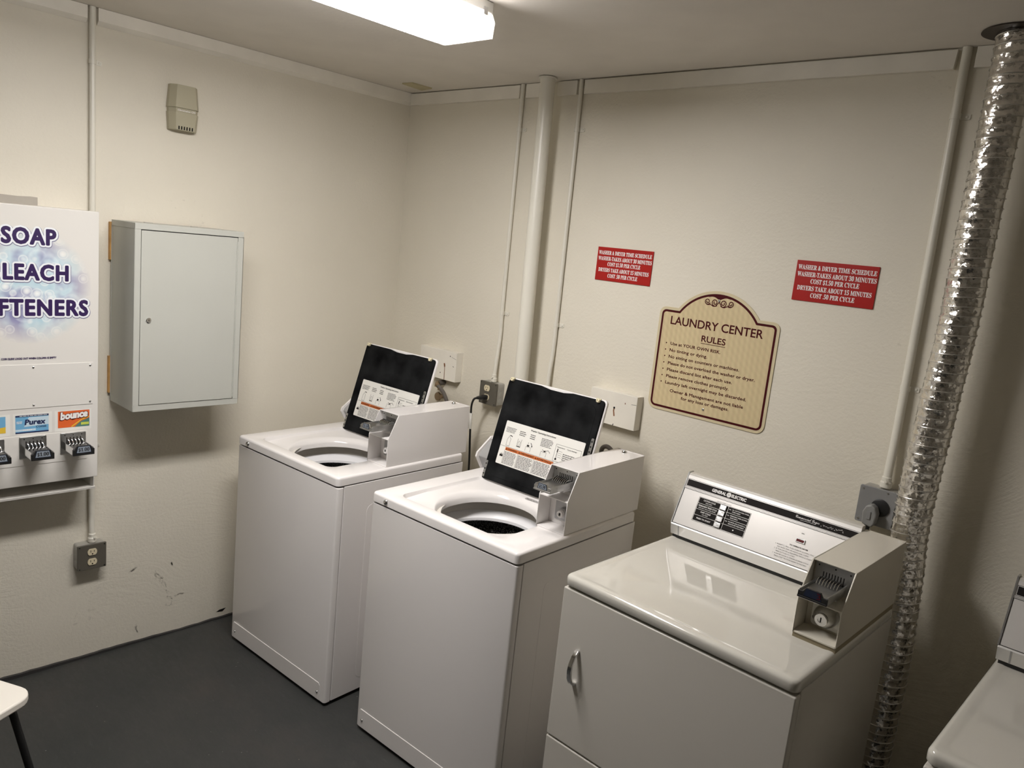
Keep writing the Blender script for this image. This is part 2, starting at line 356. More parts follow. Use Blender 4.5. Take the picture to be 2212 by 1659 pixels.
def put_text(mb, fr, s, x0, x1, base, cap, bold=0.0, shear=0.0, style=None, res=2, skew=0.0, fr2=None, space=1.0, heavy=0.0):
    if heavy:
        ring = 28 if heavy > .005 else 14 if heavy > .002 else 6
        for k in range(ring+1):
            ax, ay = (0, 0) if k == ring else (math.cos(2*PI*k/ring), math.sin(2*PI*k/ring))
            g = (lambda e: (lambda p: (fr(p)[0], fr(p)[1]-e, fr(p)[2])))((.000012 if ring < 20 else .000006)*k)
            put_text(mb, g, s, x0+heavy+ax*heavy, x1-heavy+ax*heavy, base+heavy+ay*heavy, cap-2*heavy, bold, shear, style, res, skew, None, space)
        return mb
    vs, fs = raw_text(umap(s, style), bold, res, space)
    if (style, bold) not in _cap: _cap[(style, bold)] = max(v[1] for v in raw_text(umap('H', style), bold)[0])
    k = cap / _cap[(style, bold)]
    a = min(v[0] for v in vs); b = max(v[0] for v in vs); sx = (x1-x0)/(b-a)
    pts = [(x0+(v[0]-a)*sx + shear*v[1]*k, base + v[1]*k + skew*(v[0]-a)*sx) for v in vs]
    if fr2:
        par = list(range(len(pts)))
        def root(i):
            while par[i] != i: par[i] = par[par[i]]; i = par[i]
            return i
        for f in fs:
            for q in f[1:]: par[root(q)] = root(f[0])
        left = {}
        for i, p in enumerate(pts): r = root(i); left[r] = min(left.get(r, 9e9), p[0])
        order = {r: k for k, r in enumerate(sorted(left, key=left.get))}
        return mb.add([(fr2 if order[root(i)] % 2 else fr)(p) for i, p in enumerate(pts)], fs)
    return mb.add([fr(p) for p in pts], fs)
def bars(mb, fr, x0, x1, y1, y0, n, h=.55, rag=.3):      # lines of unreadable small print as broken bars
    for i in range(n):
        yc = y1 - (y1-y0)*(i+.5)/n; hh = (y1-y0)/n*h/2; x = x0; xe = x1-(x1-x0)*rag*random.random()
        while x < xe:
            w = (x1-x0)*random.uniform(.06, .2); e = min(x+w, xe)
            mb.flat([(x, yc-hh), (e, yc-hh), (e, yc+hh), (x, yc+hh)], fr); x = e + (x1-x0)*.025
def stroke(mb, fr, pts, w):
    P = [Vector(p) for p in pts]; L = []; R = []
    for i, p in enumerate(P):
        d = (P[min(i+1, len(P)-1)]-P[max(i-1, 0)]); d.normalize(); n = Vector((-d.y, d.x))*w/2
        L.append(p+n); R.append(p-n)
    for i in range(len(P)-1): mb.flat([L[i], R[i], R[i+1], L[i+1]], fr)
def rectp(x0, x1, y0, y1): return [(x0,y0),(x1,y0),(x1,y1),(x0,y1)]

# ================================================================== the room
RX, RY = 5.2, -4.7
struct(MB().box(-.15, 0, RY-.15, .15, -.1, H+.15).build('wall_left', M['wall'], smooth=False))
struct(MB().box(0, RX, 0, .15, -.1, H+.15).build('wall_back', M['wall'], smooth=False))
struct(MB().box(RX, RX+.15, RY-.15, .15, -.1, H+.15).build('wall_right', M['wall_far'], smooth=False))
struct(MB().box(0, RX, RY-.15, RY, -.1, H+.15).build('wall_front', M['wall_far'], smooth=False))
struct(MB().box(0, RX, RY, 0, -.1, 0).build('floor', M['floor'], smooth=False))
struct(MB().box(0, RX, RY, 0, H, H+.12).build('ceiling', M['ceiling'], smooth=False))
# boards under the ceiling, cut where the pipes pass
def trim_left(n, y0, y1):
    b = MB(); prof = [(0, H-.001), (.019, H-.001), (.019, H-.044), (.003, H-.058), (0, H-.058)]
    b.prism(prof, lambda p, t: (p[0], t, p[1]), y0, y1); return struct(b.build(f'trim_{n}', M['trim']))
trim_left(1, -1.446, 0); trim_left(2, RY, -1.482)
def trim_back(n, x0, x1, dz=.004, skew=0):
    b = MB(); b.prism([(x0, H-.058), (x1-skew, H-.058), (x1, H-dz), (x0, H-dz)], lambda p, t: (p[0], -t, p[1]), 0, .016)
    return struct(b.build(f'trim_{n}', M['trim'], bevel=.0012))
trim_back(3, .0195, .748); trim_back(4, .786, .893, .002); trim_back(5, .962, 1.064, .003); trim_back(6, 1.101, 2.444, .005, .004); trim_back(7, 2.492, 2.90, .001)
trim_back(8, 2.905, RX, .002)
# dark uneven paint edge where floor meets left wall
b = MB(); n = 160; ys = [RY + (0-RY)*i/n for i in range(n+1)]
top = [max(.003, .009 + .004*mnoise.noise(Vector((y*4, 3.1, 0))) + .004*mnoise.noise(Vector((y*23, 1.3, 0))) + min(.008, max(-.004, -.012*(y+1.35)))) for y in ys]
b.prism([(ys[i], 0) for i in range(n+1)] + [(ys[i], top[i]) for i in range(n, -1, -1)], FYZ, 0, .012)
struct(b.build('baseboard_left', M['dark_cove'], smooth=False))
# bare plaster patch and scuffs belonging to the left wall
wl = bpy.data.objects['wall_left']
b = MB(); b.prism([(-1.86, 1.70), (-1.6374, 1.70), (-1.6374, 1.8305), (-1.66, 1.8315), (-1.70, 1.829), (-1.76, 1.8305), (-1.86, 1.8295)], FYZ, -.001, .0012); b.build('bare_patch', M['patch'], wl, smooth=False)
b = MB(); FL = lambda p: (.0006, p[0], p[1])
for pts, w in (([(-1.205,.30),(-1.19,.275),(-1.172,.245),(-1.155,.215),(-1.143,.195)], .006), ([(-1.20,.31),(-1.178,.275),(-1.168,.265),(-1.150,.225)], .004), ([(-1.148,.175),(-1.128,.17),(-1.118,.152),(-1.122,.132),(-1.14,.127),(-1.15,.14)], .004), ([(-1.11,.165),(-1.09,.172),(-1.075,.168)], .003), ([(-1.27,.085),(-1.275,.065),(-1.27,.05)], .004), ([(-1.30,.33),(-1.285,.336)], .006), ([(-1.13,.33),(-1.126,.322)], .003)):
    for k in range(34):     # broken, smeared flecks rather than a clean line
        u = random.random()*(len(pts)-1); q = int(u); u -= q; a = pts[q]; c = pts[min(q+1, len(pts)-1)]
        y = a[0]+(c[0]-a[0])*u+random.gauss(0, w*.5); z = a[1]+(c[1]-a[1])*u+random.gauss(0, w*.5); dl = math.hypot(c[0]-a[0], c[1]-a[1]); l = random.uniform(.003, .010)
        e = ((c[0]-a[0])/dl*l, (c[1]-a[1])/dl*l); stroke(b, FL, [(y, z), (y+e[0], z+e[1])], random.uniform(.0006, .0018))
sc = b.build('scuff_mark', mat('scuff_grey', (.47, .44, .375), .8), wl, smooth=False); sc['kind'] = 'stuff'
b = MB(); b.flat([(-.915, .031), (-.899, .039), (-.867, .0405), (-.884, .026)], FL); b.build('chipped_hole', M['ink'], wl, smooth=False)

# ================================================================== ceiling light
lt = thing('fluorescent_light', 'long fluorescent ceiling fixture glowing through a ribbed clear lens', 'ceiling light', (1.347, -1.49, H))
hl = .61
prof = [(-.094, -.032), (-.108, -.058), (-.103, -.100), (.103, -.100), (.108, -.058), (.094, -.032)]
for nm, ya, yb, mb_, ms_ in (('lens', -hl+.075, hl-.075, 'lens', 'lens_side'), ('lens_end', hl-.075, hl-.003, 'lens_end', 'lens_end'), ('lens_end', -hl+.003, -hl+.075, 'lens_end', 'lens_end')):
    vs = [(x, y, z) for y in (ya, yb) for x, z in prof]
    lens = MB(); lens.add(vs, [(2, 3, 9, 8)]); lens.build(nm, M[mb_], lt, smooth=False)
    for ab in ((0, 1), (3, 4)): lens = MB(); lens.add(vs, [(i, i+1, 7+i, 6+i) for i in ab]); lens.build('lens_side', M[ms_], lt, smooth=False)
b = MB(); b.box(-.094, .094, -hl, hl, -.030, -.001); b.build('housing', M['white_metal'], lt, bevel=.002)
for s in (-1, 1):
    e = MB(); e.prism(prof, lambda p, t: (p[0], t, p[1]), s*(hl-.003), s*hl); e.build('end_cap', mat('clear_end_cap', (.80, .78, .72), .4) if s < 0 else bpy.data.materials['clear_end_cap'], lt)
    k = MB(); k.box(-.075, -.02, s*(hl-.045)-.006, s*(hl-.045)+.006, -.085, -.03); k.box(.02, .075, s*(hl-.045)-.006, s*(hl-.045)+.006, -.085, -.03); k.each('lamp_holder', M['white_metal'], lt)
    MB().tube([(s*.047, -hl+.05, -.062), (s*.047, hl-.05, -.062)], .0127, 16).build('tube', M['tube'], lt)
clip = MB(); clip.box(.088, .098, hl-.04, hl-.025, -.045, -.02); clip.build('lens_clip', M['chrome'], lt)

# yellowed paper scrap on the ceiling
b = MB(); b.prism([(.176, -.198), (.242, -.1925), (.2427, -.0763), (.155, -.064)], FXY, H-.006, H-.0002)
tag(b.build('paper_scrap', M['paper'], smooth=False), 'small yellowed patch stuck to the ceiling in the room corner', 'patch')

# ================================================================== pipes on the walls
def strap(parent, x, z, r, d, side=1):
    b = MB(); b.lathe([(r+.0022, -.008), (r+.0022, .008)], (x, d, z), 'z', 16)
    b.prism(rrect(x, x+side*(r+.024) if side > 0 else x, z-.008, z+.008, .004) if side > 0 else rrect(x-(r+.024), x, z-.008, z+.008, .004), FXZ, -.003, -.0003)
    b.lathe([(0, .0060), (.003, .0052), (.0045, .003)], (x+side*(r+.015), 0, z), 'y', 10)
    return b.build('pipe_strap', M['conduit'], parent)
def conduit(label, pts, r, straps, d=-.012, loc_rz=0):
    base = pts[-1]
    if loc_rz: t = thing('conduit', label, 'conduit', (0, base[0], 0), loc_rz)
    else: t = thing('conduit', label, 'conduit', (base[0], 0, 0))
    P = [(p[0]-base[0], p[1], p[2]) for p in pts]
    sm = []
    for i in range(len(P)-1):
        for k in range(5): u = k/5; sm.append(tuple(P[i][j]*(1-u)+P[i+1][j]*u for j in range(3)))
    sm.append(P[-1])
    for _ in range(2): sm = [sm[0]] + [tuple((sm[i-1][j]+2*sm[i][j]+sm[i+1][j])/4 for j in range(3)) for i in range(1, len(sm)-1)] + [sm[-1]]
    MB().tube(sm, r, 14).build('pipe', M['conduit'], t)
    for z, sd in straps:
        x = min(((abs(q[2]-z), q) for q in sm))[1][0]
        for i in range(len(sm)-1):
            if sm[i][2] >= z >= sm[i+1][2]:
                f = (sm[i][2]-z)/max(1e-6, sm[i][2]-sm[i+1][2]); x = sm[i][0]*(1-f)+sm[i+1][0]*f
        strap(t, x, z, r, d, sd)
    return t
def connector(t, x, y, z, r):
    b = MB(); b.lathe([(r+.002, 0), (r+.005, .003), (r+.005, .018), (r+.002, .022), (r+.002, .034), (r+.0005, .036)], (x, y, z), 'z', 16); b.lathe([(0, .006), (.004, .005), (.004, 0)], (x+.003, y-r-.004, z+.022), 'y', 8)
    b.build('connector', M['conduit'], t)
c1 = conduit('thin painted conduit rising from the brown-faced outlet box behind the washers', [(.7639, -.012, H-.001), (.7665, -.012, 2.1), (.771, -.012, 1.54), (.775, -.012, 1.43), (.7785, -.026, 1.30), (.779, -.030, 1.22)], .009, [(2.325, 1), (1.532, 1)])
connector(c1, 0, -.030, 1.219, .009)
c2 = conduit('thin painted conduit on the drain pipe side nearer the red signs', [(1.0824, -.012, H-.001), (1.087, -.012, 2.0), (1.0907, -.012, 1.534), (1.091, -.012, 1.42), (1.0914, -.024, 1.30), (1.0914, -.026, 1.02), (1.0914, -.026, .8)], .009, [(2.318, 1), (1.525, 1)])
c3 = conduit('painted conduit beside the foil duct, dropping to the grey dryer outlet', [(2.4670, -.014, H-.001), (2.474, -.014, 1.87), (2.4785, -.018, 1.40), (2.4795, -.028, 1.28), (2.4795, -.030, 1.225)], .0125, [(2.324, 1), (1.533, 1)], -.014)
connector(c3, 0, -.030, 1.221, .0125)
c4 = conduit('painted conduit running past the soap vendor to the low wall outlet', [(-1.4645, -.013, H-.001), (-1.4611, -.013, 1.87), (-1.461, -.014, 1.2), (-1.4598, -.018, .62), (-1.4594, -.026, .505)], .011, [(2.327, 1), (.9, 1)], -.013, PI/2)
connector(c4, 0, -.026, .507, .011)
b = MB(); b.tube([(.966, -.085, H-.001), (.976, -.085, 1.9), (.990, -.085, 1.3), (.997, -.085, .55), (1.0, -.085, .0)], .0305, 28)
b.lathe([(.0305, 0), (.037, .002), (.037, .006), (.0315, .008)], (.966, -.085, H-.009), 'z', 28)
tag(b.build('drain_pipe', M['conduit']), 'thick cream-painted pipe running floor to ceiling in front of the far wall', 'pipe')

# ================================================================== wall sensor
t = thing('wall_thermostat', 'putty-coloured louvred sensor box mounted high above the grey cabinet', 'sensor', (0, -1.135, 2.143), PI/2)
def taper(b, z0, z1, w0, w1, d0, d1, ch=.018):     # box whose front is narrower (chamfered sides)
    vs = []
    for z, w, d in ((z0, w0, d0), (z1, w1, d1)):
        vs += [(-w, 0, z), (w, 0, z), (w, -d*.45, z), (w-ch, -d, z), (-w+ch, -d, z), (-w, -d*.45, z)]
    n = 6; b.add(vs, [tuple(range(n))[::-1], tuple(range(n, 2*n))] + [(i, (i+1) % n, n+(i+1) % n, n+i) for i in range(n)])
b = MB(); taper(b, .082, .168, .060, .053, .050, .044); b.build('upper_cover', M['putty'], t, bevel=.0015)
b = MB(); taper(b, .066, .082, .056, .057, .044, .044); b.build('name_band', M['putty'], t)
b = MB(); taper(b, .000, .066, .054, .059, .044, .049); b.build('lower_cover', M['putty'], t, bevel=.0015)
b = MB()
for k in range(6): b.box(-.0265+k*.0105-.0022, -.0265+k*.0105+.0022, -.0462, -.030, .002, .0145)
b.box(-.0545, -.050, -.016, -.011, .006, .017); b.build('vent', M['ink'], t, smooth=False)
b = MB(); put_text(b, face(.0447), 'Chromalox CN', -.033, .036, .0705, .0062, .02, .1); b.build('lettering', M['white'], t, smooth=False)

# ================================================================== grey wall cabinet
t = thing('wall_cabinet', 'grey steel wall cabinet with a locked door, hung beside the soap vendor', 'cabinet', (0, -1.1855, 1.0785), PI/2)
cw, chh, cd = .2085, .699, .236
b = MB(); T_ = .0215
b.box(-cw, cw, -cd, -.016, 0, .022); b.box(-cw, cw, -cd, -.016, chh-.0215, chh); b.box(-cw, -cw+T_, -cd, -.016, .022, chh-.0215); b.box(cw-T_, cw, -cd, -.016, .022, chh-.0215); b.box(-cw+T_, cw-T_, -.03, -.016, .022, chh-.0215)
b.build('body', M['cabinet'], t, bevel=.0015)
b = MB(); b.box(-cw-.0006, cw+.0006, -cd-.0006, -.016, chh-.0215, chh+.0005); b.build('top_cap', M['cabinet'], t, bevel=.001)
b = MB(); b.box(-cw+T_+.0024, cw-T_-.001, -cd+.02, -cd+.0025, .0245, chh-.0245); dr = b.build('door', M['cabinet'], t, bevel=.001)
b = MB(); b.lathe([(.0095, 0), (.0095, .004), (.007, .006), (.006, .006), (.006, .0045), (.0, .0045)], (-.155, -cd+.0025, .347), 'y', 20); b.build('lock', M['chrome'], dr)
b = MB(); b.box(-.1565, -.1535, -cd-.0022, -cd-.0006, .343, .351); b.build('keyhole', M['ink'], dr)
b = MB()
for k in range(38): z = .03 + k*.0166; b.box(cw-T_-.0045, cw-T_-.0005, -cd+.0045, -cd+.0005, z, z+.0152)
b.build('piano_hinge', M['cabinet'], t)
for z0, z1 in ((.548, .690), (.030, .176)):
    b = MB(); b.box(-cw-.006, cw+.002, -.016, 0, z0, z1); b.build('wooden_spacer', M['wood'], t, bevel=.001)
b = MB(); b.box(-.12, -.09, -.10, -.085, chh+.0005, chh+.0025); b.box(.06, .085, -.1, -.086, chh+.0005, chh+.0022); b.each('paint_chip', M['galv'], t)

# ================================================================== outlet boxes
def receptacle(parent, x, z, d):
    b = MB(); o = [(x+.0175*math.cos(a)*1.0, max(-.0135, min(.0135, .0175*math.sin(a)))+z) for a in [2*PI*k/28 for k in range(28)]]
    b.prism(o, lambda p, t_: (p[0], -t_, p[1]), d, d+.003); r = b.build('receptacle', M['ivory'], parent, bevel=.0006)
    s = MB()
    s.box(x-.0075, x-.0055, -d-.0034, -d-.002, z-.001, z+.008); s.box(x+.0055, x+.0075, -d-.0034, -d-.002, z-.0, z+.007); s.lathe([(.0028, .002), (.0028, .0034), (0, .0034)], (x, -d, z-.0075), 'y', 10)
    s.build('slot', M['ink'], r, smooth=False)
def outlet_box(label, loc, rz, side):
    t = thing('outlet_box', label, 'outlet', loc, rz)
    b = MB(); b.prism(rrect(-.0515, .0515, 0, .102, .008), FXZ, -.044, 0); b.build('box', M['galv'], t, bevel=.002)
    b = MB(); b.prism(rrect(-.053, .053, -.001, .103, .003), FXZ, -.053, -.044); b.build('cover_plate', M['bronze'], t, bevel=.0018)
    k = MB()
    for z in (.022, .051, .080): k.lathe([(.013, -side*.001), (.013, side*.0008), (.011, side*.0012), (0, side*.0007)], (side*.0515, -.022, z), 'x', 18)
    k.each('knockout', M['galv'], t)
    s = MB()
    for x, z in ((-.046, .006), (.046, .096), (.046, .006), (-.046, .096)): s.lathe([(.003, 0), (.0025, .0012), (0, .0014)], (x, -.053, z), 'y', 8)
    s.each('screw', M['black'], t)
    return t
o1 = outlet_box('brown-faced duplex outlet box low on the wall under the soap vendor', (0, -1.468, .404), PI/2, -1)
receptacle(o1, 0, .072, .053); receptacle(o1, 0, .031, .053)
o2 = outlet_box('brown-faced duplex outlet box between the washers with a black plug in it', (.7705, 0, 1.116), 0, 1)
receptacle(o2, -.006, .0735, .053); receptacle(o2, -.006, .032, .053)
t = thing('power_cord', 'black power cord and plug hanging from the outlet between the washers', 'cord', (.7645, 0, 1.148))
b = MB(); pl = [(.013, .016, -.0562), (.013, .016, -.070), (.010, .011, -.10), (.007, .008, -.112)]
vs = []
for hw, hh, y in pl: vs += [(p[0], y, p[1]) for p in rrect(-hw, hw, -hh*.7, hh*.7, min(hw, hh)*.5, 3)]
n = 16; b.add(vs, [tuple(range(n))[::-1], tuple(range(3*n, 4*n))] + [(i*n+k, i*n+(k+1) % n, (i+1)*n+(k+1) % n, (i+1)*n+k) for i in range(3) for k in range(n)]); b.build('plug', M['black'], t)
def spline(pts, n=8):
    P = [Vector(p) for p in pts]; P = [P[0]*2-P[1]] + P + [P[-1]*2-P[-2]]; out = []
    for i in range(1, len(P)-2):
        for k in range(n):
            u = k/n; a, b_, c, d = P[i-1:i+3]
            out.append(.5*((2*b_)+(-a+c)*u+(2*a-5*b_+4*c-d)*u*u+(-a+3*b_-3*c+d)*u**3))
    out.append(P[-2]); return [tuple(q) for q in out]
b = MB(); b.tube(spline([(0, -.108, 0), (-.008, -.122, -.006), (-.024, -.118, -.038), (-.0285, -.112, -.09), (-.027, -.11, -.14), (-.022, -.11, -.2), (-.012, -.11, -.32), (-.01, -.1, -.6), (.02, -.08, -1.0), (.1, -.08, -1.142)]), .0048, 10); b.build('cord', M['black'], t)
b = MB(); b.tube([(-.0285, -.112, -.075), (-.0265, -.111, -.148)], .0066, 12); b.box(-.036, -.0345, -.118, -.104, -.148, -.072); b.build('paper_tag', M['sticker'], t)

# ================================================================== white-painted wood blocks with pipe valves below
def wall_block(label, x0, x1, z0, z1, marks):
    t = thing('wall_block', label, 'wood block', (x0, 0, z0)); w = x1-x0; h = z1-z0
    b = MB(); b.prism([(0, 0), (w, 0), (w, -.041), (w-.002, -.042), (0, -.042)], lambda p, q: (p[0], p[1], q), 0, h); b.build('board', M['trim'], t, bevel=.0018)
    r = MB(); k = MB()
    for kind, pts, wd in marks:
        P = [(p[0]-x0, p[1]-z0) for p in pts]
        if kind == 'hole': k.flat(circ(P[0][0], P[0][1], wd, 10), face(.0424))
        elif kind == 'crack': stroke(k, face(.0424), P, wd)
        else: stroke(r, face(.0423), P, wd)
    r.each('rust_stain', M['rust'], t, smooth=False); k.each('nail_hole', M['ink'], t, smooth=False)
    return t
wall_block('white-painted wood block behind the corner washer with a long rust streak', .275, .535, 1.168, 1.310,
    [('r', [(.4535, 1.248), (.457, 1.240), (.458, 1.232)], .009), ('r', [(.458, 1.234), (.4595, 1.21), (.460, 1.196), (.4608, 1.170)], .004), ('hole', [(.4918, 1.2878)], .003), ('hole', [(.4306, 1.1986)], .003), ('crack', [(.502, 1.285), (.530, 1.279), (.5345, 1.2775)], .0012), ('crack', [(.515, 1.243), (.521, 1.240)], .003)])
wall_block('white-painted wood block left of the rules sign with short rust-stained hole', 1.335, 1.5575, 1.178, 1.312,
    [('r', [(1.456, 1.252), (1.4545, 1.238), (1.4575, 1.226), (1.4595, 1.217)], .006), ('hole', [(1.4558, 1.250)], .0045), ('r', [(1.5025, 1.2765), (1.506, 1.2765)], .006), ('crack', [(1.533, 1.2787), (1.5565, 1.2803)], .0012), ('crack', [(1.4569, 1.1786), (1.461, 1.186)], .003)])
t = thing('supply_hose', 'grey water hose with brass fitting looping down behind the corner washer', 'hose', (.42, 0, 1.10))
b = MB(); b.tube([(.0, 0, .045), (.0, -.045, .045)], .013, 14); b.build('valve', M['hose'], t)
b = MB(); b.tube(spline([(0, -.04, .047), (.012, -.058, .044), (.03, -.064, .036)]), .0105, 14); b.lathe([(.0135, 0), (.0135, .012), (.011, .014)], (.018, -.06, .032), 'z', 14); b.lathe([(.0125, 0), (.0125, .01)], (.046, -.066, .022), 'z', 14); b.build('fitting', M['brass'], t)
b = MB(); b.tube(spline([(.028, -.063, .037), (.06, -.070, .026), (.09, -.076, .008), (.118, -.08, -.03), (.13, -.085, -.10), (.13, -.1, -.35), (.12, -.16, -.55)]), .0092, 12); b.build('hose', M['hose'], t)
b = MB(); b.tube([(.01, 0, -.02), (.01, -.04, -.02)], .012, 12); b.lathe([(.0, .05), (.02, .048), (.022, .04), (.0, .038)], (.01, 0, -.02), 'y', 12); b.build('valve_handle', M['brass'], t)
t = thing('supply_hose', 'dark water hose arching up behind the washer beside the dryer', 'hose', (1.455, 0, 1.06))
b = MB(); b.tube([(0, 0, -.01), (0, -.05, -.01)], .012, 14); b.build('valve', M['hose'], t)
b = MB(); b.tube(spline([(0, -.045, -.01), (-.002, -.085, .008), (.008, -.098, .034), (.028, -.102, .046), (.05, -.102, .040), (.066, -.1, .015), (.07, -.1, -.06), (.07, -.105, -.3), (.06, -.13, -.5)]), .0088, 12); b.build('hose', M['hose'], t)

# ================================================================== signs
def red_sign(label, loc):
    t = thing('time_schedule_sign', label, 'sign', loc, 0)
    b = MB(); b.prism(rectp(-.131, .131, -.0655, .0655), FXZ, -.004, -.0003); b.build('plate', M['red'], t, bevel=.0008)
    L = MB(); fr = face(.0043)
    for s, x0, x1, z in (('WASHER & DRYER TIME SCHEDULE', -.1245, .1258, .0367), ('WASHER-TAKES ABOUT 30 MINUTES', -.1243, .1285, .0140), ('COST $1.50 PER CYCLE', -.0766, .0792, -.0072), ('DRYERS TAKE ABOUT 15 MINUTES', -.1176, .1209, -.0306), ('COST .50 PER CYCLE', -.0698, .0721, -.0524)):
        put_text(L, fr, s, x0, x1, z, .0148, 0, 0, 'serif', heavy=.00022)
    L.build('lettering', M['white'], t, smooth=False); return t
red_sign('small red time schedule plaque nearest the drain pipe', (1.3875, 0, 1.8000))
red_sign('small red time schedule plaque nearest the foil duct', (2.207, 0, 1.8193)); 
sg = thing('laundry_rules_sign', 'tan arched laundry rules board with a maroon border', 'sign', (1.8177, 0, 1.2800))
def outline(d, n=5, na=28):
    w, zs, R, zc, rc = .2375, .390, .20, .270, .032
    r = max(.004, rc-d); xw = w-d; zt = zs-d; Ra = R-d; xi = math.sqrt(Ra*Ra-(zt-zc)**2); out = []
    def arc(cx, cz, a0, q): return [(cx+q*math.cos(a0+PI/2*k/n), cz+q*math.sin(a0+PI/2*k/n)) for k in range(n+1)]
    out += arc(xw-r, d+r, -PI/2, r) + arc(xw-r*.8, zt-r*.8, 0, r*.8)
    a0 = math.atan2(zt-zc, xi)
    out += [(Ra*math.cos(a0+(PI-2*a0)*k/na), zc+Ra*math.sin(a0+(PI-2*a0)*k/na)) for k in range(na+1)]
    out += arc(-xw+r*.8, zt-r*.8, PI/2, r*.8) + arc(-xw+r, d+r, PI, r); return out
b = MB(); b.prism(outline(0), FXZ, -.0035, -.0008); b.build('plate', M['tan_edge'], sg, bevel=.0005)
b = MB(); b.flat(outline(.012), face(.0037)); b.build('face_sheet', M['tan'], sg, smooth=False)
b = MB(); b.ribbon(outline(.0105), outline(.0185), face(.0039)); b.build('border', M['maroon'], sg, smooth=False)
L = MB(); fr = face(.0040); LZ = 0
top_arc = [(.1815*math.cos(a), .270+.1815*math.sin(a)) for a in [PI/2-.24+.48*k/14 for k in range(15)]]
low = [(x, .270+.1815*math.sin(math.acos(x/.1815)) - (.011*math.exp(-(x/.016)**2)+.001)) for x, _ in top_arc[::-1]]
L.flat(top_arc + low, fr)
for s in (-1, 1):     # two scrolls each side of the screw
    for cx, cz, r0, r1, a0, turn in ((.0165, .4283, .0135, .003, PI*1.25, 1), (.046, .4295, .0115, .003, PI*1.1, 1)):
        pts = []
        for k in range(40):
            u = k/39; a = a0 + u*3.1*PI; r = r0+(r1-r0)*u; pts.append((s*(cx+r*math.cos(a)), cz+r*math.sin(a)))
        LZ += .00006; stroke(L, face(.0040+LZ), pts, .0034)
    LZ += .00006; stroke(L, face(.0040+LZ), [(s*.0, .432), (s*.006, .424), (s*.013, .4155), (s*.022, .4145), (s*.033, .420), (s*.040, .4185), (s*.048, .4180)], .0034)
L.build('scrollwork', M['maroon'], sg, smooth=False)
L = MB()
put_text(L, fr, 'LAUNDRY CENTER', -.186, .1815, .3275, .0305, 0, res=4, heavy=.0007); put_text(L, fr, 'RULES', -.049, .0475, .2825, .0228, 0, res=4, heavy=.0007)
L.flat(rectp(-.0495, .0485, .2755, .2775), fr)
y0 = .2502
for i, (s, xe) in enumerate((('Use at YOUR OWN RISK.', .0333), ('No tinting or dying.', -.0158), ('No sitting on counters or machines.', .1143), ('Please do not overload the washer or dryer.', .1772), ('Please discard lint after each use.', .0950), ('Please remove clothes promptly.', .0862), ('Laundry left overnight may be discarded.', .1569))):
    z = .2503 - i*.02455; put_text(L, fr, s, -.1735, xe, z, .0117, 0, 0, None, 2, 0, None, 1.03, .00042); L.flat(circ(-.1915, z+.0055, .0026, 10), fr)
put_text(L, fr, 'Owner & Management are not liable', -.149, .150, .0747, .0117, 0, 0, None, 2, 0, None, 1.03, .00042); put_text(L, fr, 'for any loss or damages.', -.098, .0975, .0549, .0117, 0, 0, None, 2, 0, None, 1.03, .00042)
L.build('lettering', M['maroon'], sg, smooth=False)
for z in (.436, .0394):
    b = MB(); b.lathe([(.0048, 0), (.0044, .0022), (.0026, .003), (.0026, .0018), (0, .0018)], (-.001, -.0038, z), 'y', 14); b.build('screw', M['steel'], sg)

# ================================================================== dryer outlet and plug
t = thing('dryer_outlet', 'grey square dryer outlet box under the conduit with a heavy plug', 'outlet', (2.478, 0, 1.102))
b = MB(); b.prism(rrect(-.060, .060, .002, .116, .008), FXZ, -.050, 0); b.build('box', M['galv'], t, bevel=.002)
b = MB(); b.prism(rrect(-.0625, .0625, 0, .118, .006), FXZ, -.057, -.050); b.build('cover_plate', M['plugbox'], t, bevel=.002)
s = MB()
for x, z in ((-.052, .108), (.02, .110), (-.052, .010), (.052, .01)): s.lathe([(.0035, 0), (.003, .0014), (0, .0016)], (x, -.057, z), 'y', 8)
s.each('screw', M['steel'], t)
b = MB(); b.lathe([(.027, 0), (.027, .004), (.022, .006), (0, .006)], (.006, -.057, .060), 'y', 28); b.build('receptacle', M['black'], t)
t = thing('dryer_plug', 'grey moulded right-angle plug and cord pushed into the grey outlet box', 'plug', (2.466, -.0632, 1.098))
b = MB(); b.prism([(-.017, .012), (.012, .006), (.019, .018), (.022, .048), (.015, .068), (.002, .076), (-.012, .070), (-.020, .050)], FXZ, -.034, -.0002); b.build('plug_body', M['pluggrey'], t, bevel=.005, seg=3)
b = MB(); b.box(-.005, .006, -.037, -.034, .030, .055); b.build('grip_mark', M['plugbox'], t, bevel=.001)
b = MB(); b.tube(spline([(-.003, -.018, .014), (-.003, -.018, -.02), (.0, -.015, -.1), (.01, .0, -.4), (.0, .0, -.8)]), .0085, 12); b.build('cord', M['black'], t)

# ================================================================== foil exhaust duct
t = thing('exhaust_duct', 'crinkled silver foil exhaust duct hanging from the ceiling to the floor', 'duct', (2.606, -.12, 0))
path = spline([(.004, 0, H-.004), (.004, 0, 2.3), (.0, .002, 2.0), (.002, 0, 1.75), (-.006, -.004, 1.5), (-.014, -.006, 1.18), (-.004, -.002, 1.0), (.006, .004, .75), (.004, .008, .4), (-.004, .01, .2), (-.05, .01, .095), (-.12, .01, .075)], 12)
P = [Vector(p) for p in path]; cum = [0.0]
for i in range(1, len(P)): cum.append(cum[-1]+(P[i]-P[i-1]).length)
def along(s):
    s = min(max(s, 0), cum[-1]-1e-6); i = max(k for k in range(len(cum)-1) if cum[k] <= s); f = (s-cum[i])/(cum[i+1]-cum[i])
    return P[i].lerp(P[i+1], f), (P[i+1]-P[i]).normalized()
pitch, R0 = .0262, .0505
